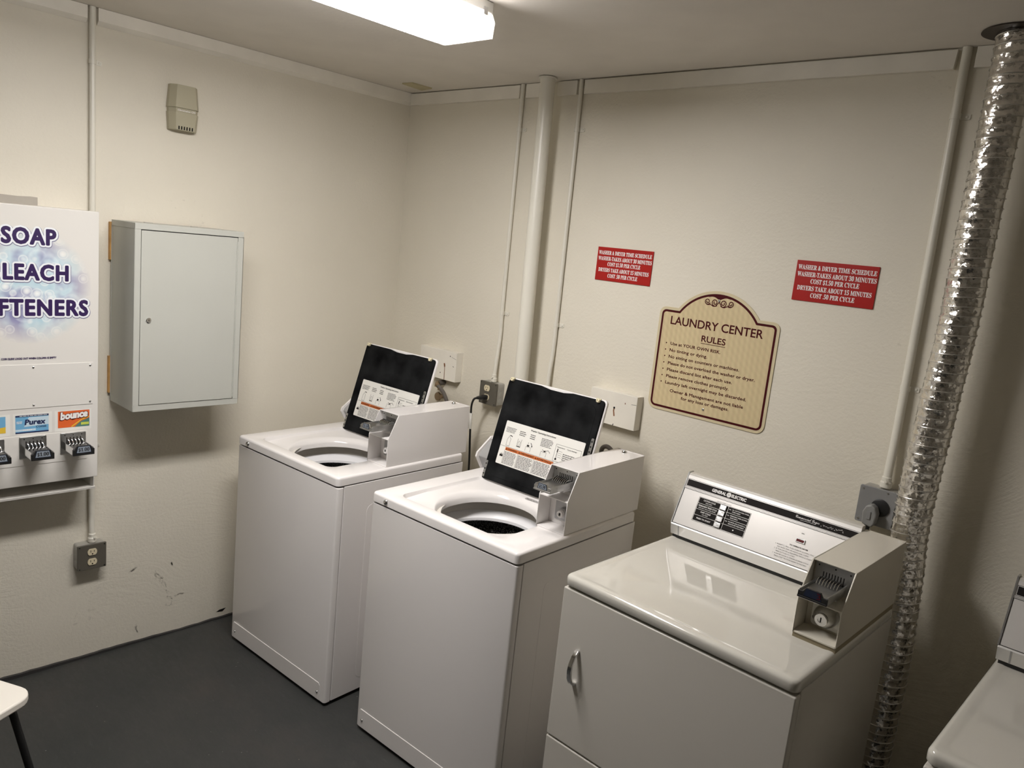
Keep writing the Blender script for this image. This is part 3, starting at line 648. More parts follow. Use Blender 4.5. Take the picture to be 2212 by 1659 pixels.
b = MB(); nr = 420; ns = 44
for i in range(nr+1):
    s_ = cum[-1]*i/nr; c, d = along(s_); ux = Vector((1, 0, 0)); ux = (ux-d*ux.dot(d)).normalized() if abs(d.x) < .9 else Vector((0, 0, 1)); uy = d.cross(ux)
    for k in range(ns):
        a = 2*PI*k/ns; ph = (s_/pitch - k/ns) % 1.0
        r = R0 - .0017*math.sin(PI*ph)**.8 + .0016*mnoise.noise(Vector((3*math.cos(a), 3*math.sin(a), s_*60))) + .0010*mnoise.noise(Vector((9*math.cos(a), 9*math.sin(a), s_*150)))
        b.v.append(tuple(c + (ux*math.cos(a)+uy*math.sin(a))*r))
b.f = [(i*ns+k, i*ns+(k+1) % ns, (i+1)*ns+(k+1) % ns, (i+1)*ns+k) for i in range(nr) for k in range(ns)]
b.build('foil_sleeve', M['foil'], t)
pts = []; turns = cum[-1]/pitch
for i in range(int(turns*26)):
    k = i/26; s_ = k*pitch; a = 2*PI*k
    c, d = along(s_); ux = Vector((1, 0, 0)); ux = (ux-d*ux.dot(d)).normalized() if abs(d.x) < .9 else Vector((0, 0, 1)); uy = d.cross(ux)
    pts.append(tuple(c+(ux*math.cos(a)+uy*math.sin(a))*(R0+.0006)))
MB().tube(pts, .0012, 5).build('spiral_wire', M['wire'], t)
b = MB(); b.lathe([(.052, -.003), (.086, -.004), (.084, -.001), (.052, -.0005)], (.004, 0, H), 'z', 40); b.build('ceiling_collar', M['brownmetal'], t)

# ================================================================== radial panels (machine tops)
def perim(x0, x1, y0, y1, r, m=46):
    out = []
    for (a, b_) in (((x0+r, y0), (x1-r, y0)), ((x1, y0+r), (x1, y1-r)), ((x1-r, y1), (x0+r, y1)), ((x0, y1-r), (x0, y0+r))):
        for k in range(m): u = k/m; out.append((a[0]+(b_[0]-a[0])*u, a[1]+(b_[1]-a[1])*u))
        cx, cy, s = {(x1-r, y0): (x1-r, y0+r, -PI/2), (x1, y1-r): (x1-r, y1-r, 0), (x0+r, y1): (x0+r, y1-r, PI/2), (x0, y0+r): (x0+r, y0+r, PI)}[b_]
        for k in range(7): out.append((cx+r*math.cos(s+PI/2*k/7), cy+r*math.sin(s+PI/2*k/7)))
    return out
def rr_hit(cx, cy, dx, dy, x0, x1, y0, y1, r):
    def sdf(t):
        px, py = cx+dx*t-(x0+x1)/2, cy+dy*t-(y0+y1)/2; qx, qy = abs(px)-(x1-x0)/2+r, abs(py)-(y1-y0)/2+r
        return math.hypot(max(qx, 0), max(qy, 0))+min(max(qx, qy), 0)-r
    lo, hi = 0.0, 2.0
    for _ in range(40):
        mid = (lo+hi)/2
        if sdf(mid) < 0: lo = mid
        else: hi = mid
    return lo
def radial(mb, cx, cy, outer, rings, close, drop=None):
    ang = [(p[0]-cx, p[1]-cy) for p in outer]; n = len(outer); base = len(mb.v)
    for ring in rings:
        for (dx, dy), p in zip(ang, outer):
            l = math.hypot(dx, dy); ux, uy = dx/l, dy/l
            kind, z = ring[0], ring[-1]
            if drop and z < drop[1]:
                q = 0 if kind == 'r' and ring[1][0] < .05 else min(1, max(0, ((ux-uy*1.3)/1.3+.6)/1.5)); z -= drop[0]*q*q*(3-2*q)
            if kind == 'c':
                sm_ = min(1, max(0, (-uy+.1)/1.1)); tt = ring[1]*(1+ring[2]*sm_*sm_*(3-2*sm_))
                if len(ring) > 4 and uy < 0: tt = min(tt, (cy-ring[3])/-uy)
            else: tt = rr_hit(cx, cy, ux, uy, *ring[1])
            mb.v.append((cx+ux*tt, cy+uy*tt, z))
    for i in range(len(rings)-1):
        for k in range(n): mb.f.append((base+i*n+k, base+i*n+(k+1) % n, base+(i+1)*n+(k+1) % n, base+(i+1)*n+k))
    if close: mb.f.append(tuple(base+k for k in range(n)))
    return mb
W, D = .686, .664
# ------------------------------------------------------------------ coin meter, shared by washers and dryers
def coin_meter(t, p, case_m, in_m):
    u0, u1, vf, vt, vb, z0, zb, zt, vi = p['u0'], p['u1'], p['vf'], p['vt'], p['vb'], p['z0'], p['zb'], p['zt'], p['vi']
    prof = [(vf, z0), (vf, zb), (vt, zt), (vb, zt), (vb, z0)]; th = .0028
    b = MB(); b.prism(prof, FYZ, u0, u0+th); b.prism(prof, FYZ, u1-th, u1)
    b.box(u0+th, u1-th, vt, vb, zt-th, zt); b.box(u0+th, u1-th, vb-th, vb, z0, zt-th); b.box(u0+th, u1-th, vi, vi+th, z0, zt-th); b.box(u0+th, u1-th, vf, vi, z0, z0+.004)
    case = b.build('meter_case', case_m, t, bevel=.0012)
    b = MB(); b.box(u0+th, u1-th, vf+.001, vi, zb-.002, zb+.001); b.build('shelf', case_m, case)
    um = (u0+u1)/2
    b = MB(); b.prism(rrect(u0+.008, u1-.008, zb+.014, zt-.006, .003), FXZ, vi-.006, vi); b.build('coin_plate', M['steel'], t, bevel=.0008)
    k = MB()
    for i in range(8):
        x = um-.027+i*.0073; k.box(x, x+.0026, vi-.0066, vi-.004, p['zs']-.002, p['zs']+.022)
    for x, z in ((u0+.016, zt-.014), (um+.002, zt-.013), (u1-.016, zt-.015)): k.lathe([(.0022, 0), (.0018, .001), (0, .001)], (x, vi-.006, z), 'y', 8)
    k.build('coin_slot', M['ink'], t)
    zs, vfr = p['zs'], p['vfr']; sl = MB(); hw = p['hw']
    sl.box(um-hw, um+hw, vfr+.004, vi-.006, zs-.004, zs); sl.box(um-hw-.003, um-hw, vfr+.004, vi-.006, zs-.004, zs+.006); sl.box(um+hw, um+hw+.003, vfr+.004, vi-.006, zs-.016, zs+.006)
    sl.box(um-hw*.6, um+hw, vi-.055, vi-.006, zs-.024, zs-.004)
    slide = sl.build('coin_slide', M['steel'], t, bevel=.0008)
    f = MB()
    for i in range(8):
        x = um-.027+i*.0073
        f.prism([(vi-.006, zs), (vi-.045, zs), (vi-.036, zs+.010), (vi-.020, zs+.014), (vi-.010, zs+.009)], FYZ, x-.0006, x+.0012)
    f.build('coin_fin', M['chrome'], slide)
    h = MB(); hp = [(um-hw-.004, zs-.014), (um+hw+.004, zs-.014), (um+hw+.004, zs+.002), (um+hw-.008, zs+.003), (um+hw-.014, zs+.013), (um-hw+.014, zs+.013), (um-hw+.008, zs+.003), (um-hw-.004, zs+.002)]
    h.prism(hp, FXZ, vfr, vfr+.006); h.box(um-hw-.004, um+hw+.004, vfr-.003, vfr, zs-.014, zs-.009); h.build('slide_handle', p['handle_m'], slide, bevel=.0009)
    fr = lambda q: (q[0], vfr-.0006, q[1])
    lb = MB(); lb.flat([(um-hw+.010, zs-.007), (um+hw-.010, zs-.007), (um+hw-.015, zs+.0115), (um-hw+.015, zs+.0115)], fr); lb.build('price_label', M['bluelabel'], slide, smooth=False)
    if p['price']:
        lb = MB(); lb.flat([(um-hw+.013, zs-.0052), (um+hw-.013, zs-.0052), (um+hw-.017, zs+.0098), (um-hw+.017, zs+.0098)], lambda q: (q[0], vfr-.0009, q[1])); lb.build('price_field', M['palelabel'], slide, smooth=False)
        tx = MB(); put_text(tx, lambda q: (q[0], vfr-.0012, q[1]), p['price'], um-hw+.0175, um+hw-.0175, zs-.0025, .0095, .02, 0, 'serif'); tx.build('lettering', M['ink'], slide, smooth=False)
    else:
        lb = MB(); fr2 = lambda q: (q[0], vfr-.0009, q[1])
        stroke(lb, fr2, [(um+.010, zs+.009), (um+.018, zs+.008), (um+.0175, zs+.004), (um+.012, zs+.003), (um+.0185, zs+.002), (um+.018, zs-.003), (um+.011, zs-.004)], .002); lb.build('price_mark', M['redlamp'], slide, smooth=False)  # a few small red strokes on the slide label
    lp = MB()
    if p['lock'] == 'small':
        lp.prism(rrect(um-.030, u1-th-.006, z0+.022, zb-.012, .003), FXZ, vi-.004, vi); pk = lp.build('lock_plate', M['greysteel'], t, bevel=.0008)
        lk = MB(); lk.prism(rrect(um-.004, um+.026, z0+.036, z0+.070, .011), FXZ, vi-.022, vi-.004); lk.build('lock_housing', M['greysteel'], pk, bevel=.003)
        lk = MB(); lk.lathe([(.0125, 0), (.0125, .010), (.011, .012), (.006, .012), (.006, .010), (0, .010)], (um+.010, vi-.022, z0+.052), 'y', 20); lk.build('lock', M['white'], pk)
        lk = MB(); lk.lathe([(.0055, .0), (.0055, .0008), (0, .0008)], (um+.010, vi-.0322, z0+.052), 'y', 12, sx=.5); lk.build('keyhole', M['ink'], pk)
    else:
        lp.prism(rrect(um-.038, u1-th-.004, z0+.010, zb-.014, .010), FXZ, vi-.005, vi); pk = lp.build('lock_plate', M['sticker'], t, bevel=.001)
        cx, cz = um+.002, z0+.048
        lk = MB(); lk.lathe([(.030, 0), (.030, .012), (.028, .022), (.022, .032), (.0165, .037), (.0165, .040)], (cx, vi-.005, cz), 'y', 28); lk.build('lock_body', M['steel'], pk)
        lk = MB(); lk.lathe([(.0165, 0), (.0165, .004), (.015, .0055), (.0075, .0055), (.0075, .004), (0, .004)], (cx, vi-.045, cz), 'y', 24); lk.build('lock', M['chrome'], pk)
        lk = MB(); lk.box(cx-.0014, cx+.0014, vi-.0500, vi-.0486, cz-.006, cz+.006); lk.build('keyhole', M['ink'], pk)
        lk = MB()
        for x, z in ((um-.030, z0+.030), (u1-.016, z0+.022), (u1-.016, zb-.024)): lk.lathe([(.005, 0), (.0045, .002), (.002, .003), (.002, .001), (0, .001)], (x, vi-.005, z), 'y', 12)
        lk.each('screw', M['steel'], pk)
    if p['lock'] == 'small': c = MB(); c.lathe([(.0095, 0), (.009, .003), (.006, .0065), (.0, .0075)], (um-.010, vb-.030, zt), 'z', 18); c.build('case_screw', M['chrome'], t)
    return case

# ------------------------------------------------------------------ washer
def make_washer():
    t = thing('washing_machine', '', 'washer', (0, 0, 0)); T = .932; S = T-.0362
    # cabinet shell (open for the tub)
    b = MB(); z0, z1 = .016, S-.003
    b.box(.004, W-.004, .030, .044, z0, z1); b.box(W-.018, W, .031, D, z0, z1); b.box(0, .014, .031, D, z0, z1); b.box(.014, W-.018, D-.014, D, z0, z1); b.box(.014, W-.018, .044, D-.014, z0, z0+.02)
    b.build('cabinet', M['enamel'], t, bevel=.002)
    b = MB(); b.prism(rrect(.145, .62, .066, .80, .028, 6), FYZ, W-.002, W+.0007); b.build('side_panel', M['enamel'], t, bevel=.0006, seg=1)
    # front panel with recessed kick area
    b = MB(); out = [(0, .0285), (0, .010), (.0025, .0035), (.009, 0), (W-.009, 0), (W-.0025, .0035), (W, .010), (W, .0285)]
    b.prism(out, FXY, .014, S-.0055); fp = b.build('front_panel', M['enamel'], t, bevel=.003, seg=3)
    b = MB(); b.prism([(.016, .016), (W-.032, .016), (W-.032, .080), (W-.040, .0885), (.024, .0885), (.016, .080)], FXZ, -.0022, .001); b.build('kick_panel', M['enamel'], fp, bevel=.0018, seg=3)
    s = MB()
    for x in (.0355, .640): s.lathe([(.0052, 0), (.0045, .0025), (.002, .0035), (.002, .002), (0, .002)], (x, -.0022, .047), 'y', 12)
    s.each('panel_screw', M['steel'], fp)
    s = MB(); s.lathe([(.0105, 0), (.0105, .003), (.009, .0065), (.005, .009), (0, .0098)], (.0765, .0, T-.0205), 'y', 20); s.build('chrome_button', M['chrome'], t)
    b = MB()
    for x in (.04, W-.04):
        for y in (.05, D-.05): b.lathe([(.02, 0), (.02, .008), (.012, .010), (.012, .02)], (x, y, 0), 'z', 14)
    b.each('foot', M['black'], t)
    # top with lid recess and tub mouth
    b = MB(); O = (0, W, -.002, D); pr = perim(*O, .016); rec = (.084, .566, .050, .487)
    rings = [('c', .166, .17, T-.052), ('c', .168, .165, T-.036), ('c', .172, .145, T-.029), ('c', .180, .105, T-.0205), ('c', .190, .06, T-.0155), ('c', .199, .025, T-.0135),
             ('r', (rec[0]+.010, rec[1]-.010, rec[2]+.010, rec[3]-.010, .03), T-.0130), ('r', (rec[0]+.005, rec[1]-.005, rec[2]+.005, rec[3]-.005, .034), T-.0105), ('r', (*rec, .036), T-.0015), ('r', (rec[0]-.004, rec[1]+.004, rec[2]-.004, rec[3]+.004, .04), T)]
    for k in range(6):
        a = PI/2*k/5; e = .010*(1-math.sin(a)); rings.append(('r', (O[0]+e, O[1]-e, O[2]+e, O[3]-e, max(.004, .016-e)), T-.010+.010*math.cos(a)))
    rings += [('r', (*O, .016), S+.002)]; dn = len(rings)
    radial(b, .336, .264, pr, rings, False, (.018, T-.008)); tp = b.build('top_panel', M['enamel'], t)
    s = MB(); frt = lambda p: (p[0], p[1], T-.0126); bars(s, frt, .335, .405, .462, .446, 2, .5, .1)
    s.build('serial_print', M['greyink'], tp, smooth=False)
    cx, cy = .336, .264
    b = MB(); b.lathe([(.178, T-.040), (.222, T-.044), (.205, T-.096)], (cx, cy, 0), 'z', 56); b.f = [f for f in b.f if len(f) == 4]; b.build('tub_cover', M['ringgrey'], t)
    b = MB(); b.lathe([(.215, T-.098), (.202, T-.094), (.190, T-.101), (.179, T-.112), (.174, T-.116), (.172, T-.126)], (cx, cy, 0), 'z', 56); b.f = [f for f in b.f if len(f) == 4]; b.build('balance_ring', M['enamel_in'], t)
    b = MB(); b.lathe([(.172, T-.124), (.184, T-.132), (.205, T-.155), (.215, T-.25), (.212, T-.46), (.19, T-.50), (0.0, T-.49)], (cx, cy, 0), 'z', 48); b.f = [f for f in b.f if len(f) == 4]; b.build('basket', M['speckle'], t)
    b = MB(); b.lathe([(.16, T-.49), (.12, T-.47), (.06, T-.42), (.042, T-.34), (.036, T-.22), (.03, T-.21), (0, T-.205)], (cx, cy, 0), 'z', 24); b.build('agitator', M['black'], t)
    # low back console
    b = MB(); con = [(.556, T), (.522, .984), (.528, 1.002), (.604, 1.058), (.664, 1.058), (.664, T)]
    ins = [(.568, T), (.536, .985), (.541, .997), (.606, 1.047), (.655, 1.047), (.655, T)]
    b.prism(ins, FYZ, .004, .552); cn = b.build('back_console', M['greysteel'], t, bevel=.002)
    b = MB(); b.prism(con, FYZ, -.001, .0075); b.build('console_end_cap', M['enamel'], cn, bevel=.002)
    b = MB(); b.prism([(.604, 1.0475), (.604, 1.058), (.664, 1.058), (.664, T), (.656, T), (.656, 1.0475)], FYZ, .0076, .552); b.build('console_back', M['enamel'], cn)
    # open lid
    LU0, LU1, LS = .0885, .5515, .413
    b = MB(); b.prism(rrect(LU0, LU1, 0, LS, [.006, .016, .016, .006]), FXZ, .004, .017); lid = b.build('lid', M['enamel'], t, bevel=.004, seg=3, loc=(0, .475, .927), rot=(-.2799, 0, 0))
    b = MB(); ip = rrect(LU0+.0005, LU1-.006, .0, LS-.005, [.006, .014, .016, .006])
    i0 = [i for i, p in enumerate(ip) if p[1] > LS-.0051]; pre = ip[:i0[0]+1]; post = ip[i0[0]+1:]
    ip = pre + [(.402, LS-.005), (.358, LS-.0115), (.295, LS-.0115), (.248, LS-.005)] + post
    b.prism(ip, FXZ, -.004, .006); b.build('lid_liner', M['blackmat'], lid, bevel=.003, seg=3)
    b = MB(); b.prism(rrect(.030+LU0, LU1-.030, .02, LS-.03, .03), FXZ, -.0052, -.003); b.build('liner_pad', M['blackmat'], lid, bevel=.001)
    for x in (.109, .519): s = MB(); s.lathe([(.0075, 0), (.0075, .010), (.006, .012), (.003, .012), (.0028, .009), (0, .009)], (x, -.003, .4045), 'y', 16); s.box(x-.010, x+.010, -.010, -.004, .408, .4125); s.build('bumper', M['cream'], lid)
    for x, za, zb_ in ((LU0+.008, .006, .072), (LU1-.012, .205, .268)):
        s = MB(); s.prism(rrect(x-.005, x+.006, za, zb_, .004), FXZ, -.0068, -.0038); s.build('hinge_bracket', M['steel'], lid, bevel=.0008)
        s = MB()
        for q in (.2, .5, .8): s.lathe([(.0035, 0), (.003, .0012), (0, .0014)], (x, -.0068, za+(zb_-za)*q), 'y', 8)
        s.each('bracket_screw', M['black'], lid)
    d0 = .0056
    b = MB(); b.prism(rrect(.138, .5165, .074, .2445, .004), FXZ, -d0-.0004, -d0+.002); b.build('instruction_label', M['sticker'], lid)
    f1 = face(d0+.0008); f2 = face(d0+.0011); f3 = face(d0+.0014)
    L2 = MB(); L = MB(); put_text(L, f1, 'Washer Operating Instructions', .2627, .3835, .2295, .0062, 0, heavy=.00022)
    for x0, x1, y1, y0, n in ((.147, .198, .222, .2005, 5), (.215, .249, .221, .2005, 3), (.268, .298, .220, .199, 3), (.3235, .382, .2185, .186, 6), (.433, .496, .185, .158, 4)): bars(L2, f1, x0, x1, y1, y0, n, .42, .25)
    put_text(L, f1, 'Temperature', .399, .436, .2005, .0045, .01); put_text(L, f1, 'Cycle Settings', .4465, .490, .2005, .0045, .01)
    def box_line(x0, x1, y0, y1, w=.0009):
        for p in (rectp(x0, x1, y0, y0+w), rectp(x0, x1, y1-w, y1), rectp(x0, x0+w, y0, y1), rectp(x1-w, x1, y0, y1)): L.flat(p, f1)
    box_line(.394, .510, .148, .212)
    L.flat(rectp(.404, .4085, .183, .196), f1); L.flat(circ(.4063, .157, .0042, 12), f1); L.flat(rectp(.4055, .4072, .157, .185), f1)
    for k in range(4): L.flat(rectp(.411, .428, .188-k*.0075, .1887-k*.0075), f1)
    # picture steps
    stroke(L, f1, [(.165, .150), (.165, .176), (.170, .183), (.170, .189)], .0011); stroke(L, f1, [(.181, .150), (.181, .178), (.176, .184)], .0011); stroke(L, f1, [(.165, .150), (.181, .150)], .0011); stroke(L, f1, [(.173, .190), (.180, .191), (.186, .188)], .003)
    stroke(L, f1, [(.216, .188), (.216, .157), (.234, .157), (.234, .188)], .0011); stroke(L, f1, [(.2205, .176), (.2205, .164), (.2295, .164), (.2295, .176), (.225, .181), (.2205, .176)], .001); L.flat(rectp(.217, .233, .158, .1605), f1)
    stroke(L, f1, [(.260, .152), (.260, .168), (.284, .168), (.284, .152)], .0011); stroke(L, f1, [(.268, .168), (.268, .186)], .0011); L.flat(rectp(.264, .275, .170, .176), f1); stroke(L, f1, [(.279, .186), (.285, .180), (.287, .174)], .0022); L.flat([(.284, .176), (.2905, .1765), (.2875, .169)], f1)
    stroke(L, f1, [(.334, .151), (.334, .168), (.360, .168), (.360, .151)], .0011); stroke(L, f1, [(.338, .176), (.350, .171), (.366, .178), (.376, .170)], .0016); L.flat([(.344, .168), (.352, .176), (.356, .170)], f1)
    stroke(L, f1, [(.139, .1455), (.402, .1455)], .0009); stroke(L, f1, [(.1670, .076), (.1670, .131)], .0009); stroke(L, f1, [(.2345, .076), (.2345, .131)], .0009); stroke(L, f1, [(.3145, .076), (.3145, .131)], .0009); stroke(L, f1, [(.402, .076), (.402, .1455)], .0009)
    L.flat([(.1475, .104), (.150, .116), (.153, .110), (.1555, .119), (.159, .109), (.1625, .117), (.1645, .104)], f1)
    for x0, x1 in ((.169, .2325), (.237, .3125), (.317, .400)): bars(L2, f1, x0, x1, .1275, .0785, 10, .45, .18)
    L2.build('small_print', M['darkgrey'], lid, smooth=False)
    L.build('label_print', M['ink'], lid, smooth=False)
    b = MB(); b.flat(rectp(.1680, .4015, .1315, .1437), f2); b.build('warning_bar', M['orange'], lid, smooth=False)
    L = MB()
    for s_, x0, x1 in (('WARNING', .180, .226), ('AVERTISSEMENT', .2445, .3105), ('ADVERTENCIA', .3245, .396)):
        put_text(L, f3, s_, x0, x1, .1345, .0062, 0, heavy=.00022); L.flat([(x0-.0085, .1345), (x0-.0015, .1345), (x0-.005, .1408)], f3)
    L.build('warning_print', M['ink'], lid, smooth=False)
    coin_meter(t, dict(u0=.5585, u1=.676, vf=.2355, vt=.283, vb=.686, z0=T+.0005, zb=1.0435, zt=1.137, vi=.300, zs=1.0925, vfr=.170, hw=.030, price='$1.50', lock='small', handle_m=M['steel']), M['enamel'], M['enamel'])
    return t
w1 = make_washer(); w1.location = (.1977, -.944, 0); w1.rotation_euler = (0, 0, .046)
w2 = copy_tree(w1); w2.location = (1.057, -.8872, 0); w2.rotation_euler = (0, 0, .0409)
for w, l in ((w1, 'white top-loading coin washer with open lid standing in the room corner'), (w2, 'white top-loading coin washer with open lid standing directly beside a dryer')):
    tag(w, l, 'washer', 'coin washers with open lids')

# ------------------------------------------------------------------ dryer
def make_dryer():
    t = thing('clothes_dryer', '', 'dryer'); T = .9415; S = T-.0305; DD = .6397
    b = MB(); b.box(0, W, .024, DD, .02, S-.002); b.build('cabinet', M['almond_body'], t, bevel=.003)
    b = MB(); b.box(.003, W-.003, .004, .023, .02, S-.008); b.build('front_frame', M['almond_body'], t)
    b = MB(); b.box(0, W, -.004, .0235, .4405, S-.0085); door = b.build('door', M['almond_body'], t, bevel=.004, seg=3)
    b = MB(); b.box(0, W, -.004, .0235, .03, .4355); b.build('lower_panel', M['almond_body'], t, bevel=.004, seg=3)
    # bowed chrome pull
    hp = [(-.002, .742), (-.012, .739), (-.024, .726), (-.034, .705), (-.037, .684), (-.034, .660), (-.026, .643), (-.012, .633), (-.002, .631)]
    hi = [(-.002, .733), (-.010, .731), (-.018, .721), (-.026, .703), (-.0285, .684), (-.026, .662), (-.020, .650), (-.010, .643), (-.002, .641)]
    b = MB(); n = len(hp); vs = [(.0695, *p) for p in hp]+[(.0695, *p) for p in hi]+[(.0830, *p) for p in hp]+[(.0830, *p) for p in hi]
    fs = []
    for i in range(n-1): fs += [(i, i+1, n+i+1, n+i), (2*n+i, 3*n+i, 3*n+i+1, 2*n+i+1), (i, 2*n+i, 2*n+i+1, i+1), (n+i, n+i+1, 3*n+i+1, 3*n+i)]
    fs += [(0, n, 3*n, 2*n), (n-1, 3*n-1, 4*n-1, 2*n-1)]
    b.add(vs, fs); b.build('handle', M['chrome'], door, bevel=.002)
    for x in (.05, W-.05):
        for y in (.06, DD-.06):
            MB().lathe([(.02, 0), (.02, .008), (.012, .010), (.012, .022)], (x, y, 0), 'z', 14).each('foot', M['black'], t)
    # top: rolled edge around a shallow dish
    b = MB(); O = (-.001, W+.001, -.006, DD); pr = perim(*O, .022)
    rings = [('c', .12, 0, T-.0022), ('r', (.034, W-.034, .030, DD-.06, .02), T-.0022), ('r', (.026, W-.026, .022, DD-.05, .024), T-.0016), ('r', (.019, W-.019, .014, DD-.04, .026), T)]
    for k in range(7):
        a = PI/2*k/6; e = .012*(1-math.sin(a)); rings.append(('r', (O[0]+e, O[1]-e, O[2]+e, O[3]-e, max(.006, .022-e)), T-.012+.012*math.cos(a)))
    rings += [('r', (*O, .022), S+.003), ('r', (O[0]+.002, O[1]-.002, O[2]+.002, O[3]-.002, .02), S), ('r', (O[0]+.05, O[1]-.05, O[2]+.05, O[3]-.05, .02), S)]
    radial(b, W/2, DD/2-.01, pr, rings, True); b.build('top_panel', M['almond'], t)
    # backsplash: slanted bright panel. local x = u, z up the slope, -y outwards
    ang = -math.atan2(.070, .154); L0 = (0, .533, .990); SL = .1692; XR = .5725
    b = MB(); b.box(.0, XR, .001, .004, 0, SL); cp = b.build('control_panel', M['panel'], t, bevel=.0008, loc=L0, rot=(ang, 0, 0))
    b = MB(); b.prism([(.5345, .988), (.6045, 1.1445), (.607, 1.150), (.628, 1.150), (.6395, 1.10), (.6395, T), (.560, T), (.548, .955)], FYZ, .004, XR); b.build('backsplash_body', M['almond_body'], t, bevel=.001)
    b = MB(); b.prism([(.533, .990), (.603, 1.1455), (.6055, 1.153), (.632, 1.153), (.632, 1.147), (.610, 1.145), (.538, .986)], FYZ, .0, .004); b.build('end_trim', M['steel'], t)
    b = MB(); b.prism([(.534, .990), (.5315, .986), (.5395, .951), (.556, .951), (.556, .99)], FYZ, .002, XR); bs = b.build('lower_strip', M['strip'], t, bevel=.001)
    b = MB(); b.prism([(.5308, .9865), (.5388, .9512), (.5395, .9512), (.5318, .9865)], FYZ, .030, .034); b.build('strip_joint', M['greysteel'], bs)
    b = MB(); b.box(.008, XR, .543, .56, T-.001, .957); b.build('shadow_gap', M['black'], t)
    f0 = face(-.0006); f1 = face(-.0003); f2 = face(0.0); f3 = face(.0003)
    b = MB(); b.flat(rectp(.0085, XR-.001, .1335, .1550), f1); b.build('black_band', M['ink'], cp, smooth=False)
    L = MB()
    def boxl(x0, x1, y0, y1, w=.0009):
        for p in (rectp(x0, x1, y0, y0+w), rectp(x0, x1, y1-w, y1), rectp(x0, x0+w, y0, y1), rectp(x1-w, x1, y0, y1)): L.flat(p, f1)
    boxl(.0058, XR-.0005, .1308, .1577); boxl(.0045, XR-.0005, .0015, .1243, .0014); L.flat(rectp(.0035, XR-.0005, .1268, .1276), f1)
    boxl(.0675, .251, .0290, .1103, .0008)
    for k in range(4):
        y1 = .1085-k*.0195; y0 = y1-.0182; L.flat(rectp(.0700, .1446, y0, y1), f1)
        L.flat(rectp(.1745, .2485, y0-.001*0, y1), f1)
        L.flat(rectp(.1462, .1730, y0, y1), f1)
    L2 = MB()
    put_text(L, f1, 'ON', .4160, .4245, .1000, .0038, .0); put_text(L, f1, 'TO OPERATE DRYER', .3930, .4500, .0570, .0040, .02)
    for i, s_ in enumerate(('1  INSERT COINS. PUSH SLIDE IN SLOWLY. PULL OUT', '    FOR MORE TIME USE ADDITIONAL COINS', '2  IF THIS DRYER IS EQUIPPED WITH A START', '    PRESS BUTTON TO START', '3  IF DRYER DOOR IS OPENED DURING CYCLE', '    PRESS START BUTTON AGAIN TO RESTART')):
        ln = len(s_.strip()); x0 = .352 + (.0075 if s_[0] == ' ' else 0); put_text(L2, f1, s_.strip(), x0, x0+ln*.00285, .0478-i*.0072, .0036)
    L2.build('instruction_print', M['greyink'], cp, smooth=False)
    put_text(L, f1, 'SELECT HERE CYCLE', .130, .180, .1128, .0024)
    L.build('panel_print', M['ink'], cp, smooth=False)
    L = MB()
    put_text(L, f2, 'GENERAL', .1005, .1508, .1390, .0100, .035, 0); put_text(L, f2, 'ELECTRIC', .1705, .2211, .1395, .0100, .035, 0)
    L.flat(circ(.1607, .1442, .0082, 24), f2)
    put_text(L, f2, 'Commercial Dryer', .3832, .4560, .1425, .0085, 0, 0, 'script', 3); stroke(L, f2, [(.398, .1385), (.41, .1388), (.425, .1395), (.445, .1392)], .0007)
    random.seed(4)
    for k in range(16): x = .462+k*.0042+random.uniform(-.001, .001); y = .1425+random.uniform(-.002, .004); stroke(L, f2, [(x, y), (x+random.uniform(-.001, .004), y+random.uniform(-.004, .004)), (x+random.uniform(.001, .005), y+random.uniform(-.002, .003))], .0007)
    for i, (a, c) in enumerate((('COTTON CYCLE', 'HIGH HEAT'), ('PERMANENT PRESS CYCLE', 'HIGH HEAT WITH COOL DOWN'), ('KNIT CYCLE', 'LOW HEAT'), ('PRESS TO START', ''))):
        y0 = .1085-i*.0195-.0182; w_ = min(.066, len(a)*.0036); put_text(L, f2, a, .107-w_/2, .107+w_/2, y0+(.0098 if c else .0070), .0046, .02)
        if c: w2_ = min(.062, len(c)*.0026); put_text(L, f2, c, .107-w2_/2, .107+w2_/2, y0+.0036, .0030, .01)
    for i, (a, c) in enumerate((('ALL COTTON AND OTHER', 'STURDY FABRICS'), ('PERMANENT PRESS COTTON', 'BLEND FABRICS'), ('POLYESTER AND SYNTHETIC &', 'DELICATE HEAT PRESS FABRICS'))):
        y0 = .1085-i*.0195-.0182; put_text(L, f2, a, .188, .246, y0+.0105, .0032, .02); put_text(L, f2, c, .190, .190+len(c)*.0020, y0+.0040, .0032, .02); put_text(L, f2, 'FOR', .1775, .1845, y0+.0095, .0028, .02)
    L.flat(circ(.2125, .1085-3*.0195-.0085, .0021, 12), f2)
    L.build('lettering', M['white'], cp, smooth=False)
    L = MB(); put_text(L, f3, 'GE', .1560, .1655, .1415, .0056, 0, 0, 'script'); L.add([f3(p) for p in circ(.1607, .1442, .0073, 24)]+[f3(p) for p in circ(.1607, .1442, .0067, 24)], [(i, (i+1) % 24, 24+(i+1) % 24, 24+i) for i in range(24)])
    L.build('round_emblem', M['greyink'], cp, smooth=False)
    for k in range(4):
        y1 = .1080-k*.0195; b = MB(); b.prism(rrect(.1485, .1695, y1-.0165, y1-.0010, .001), FXZ, -.006, .002); b.build('selector_button', M['steel'], cp, bevel=.002)
    b = MB(); b.prism(rectp(.4065, .4345, .0725, .0850), FXZ, -.003, .002); fm = b.build('indicator_frame', M['steel'], cp, bevel=.001)
    b = MB(); b.box(.4090, .4320, -.0036, -.002, .0748, .0828); b.build('red_lens', M['redlamp'], fm)
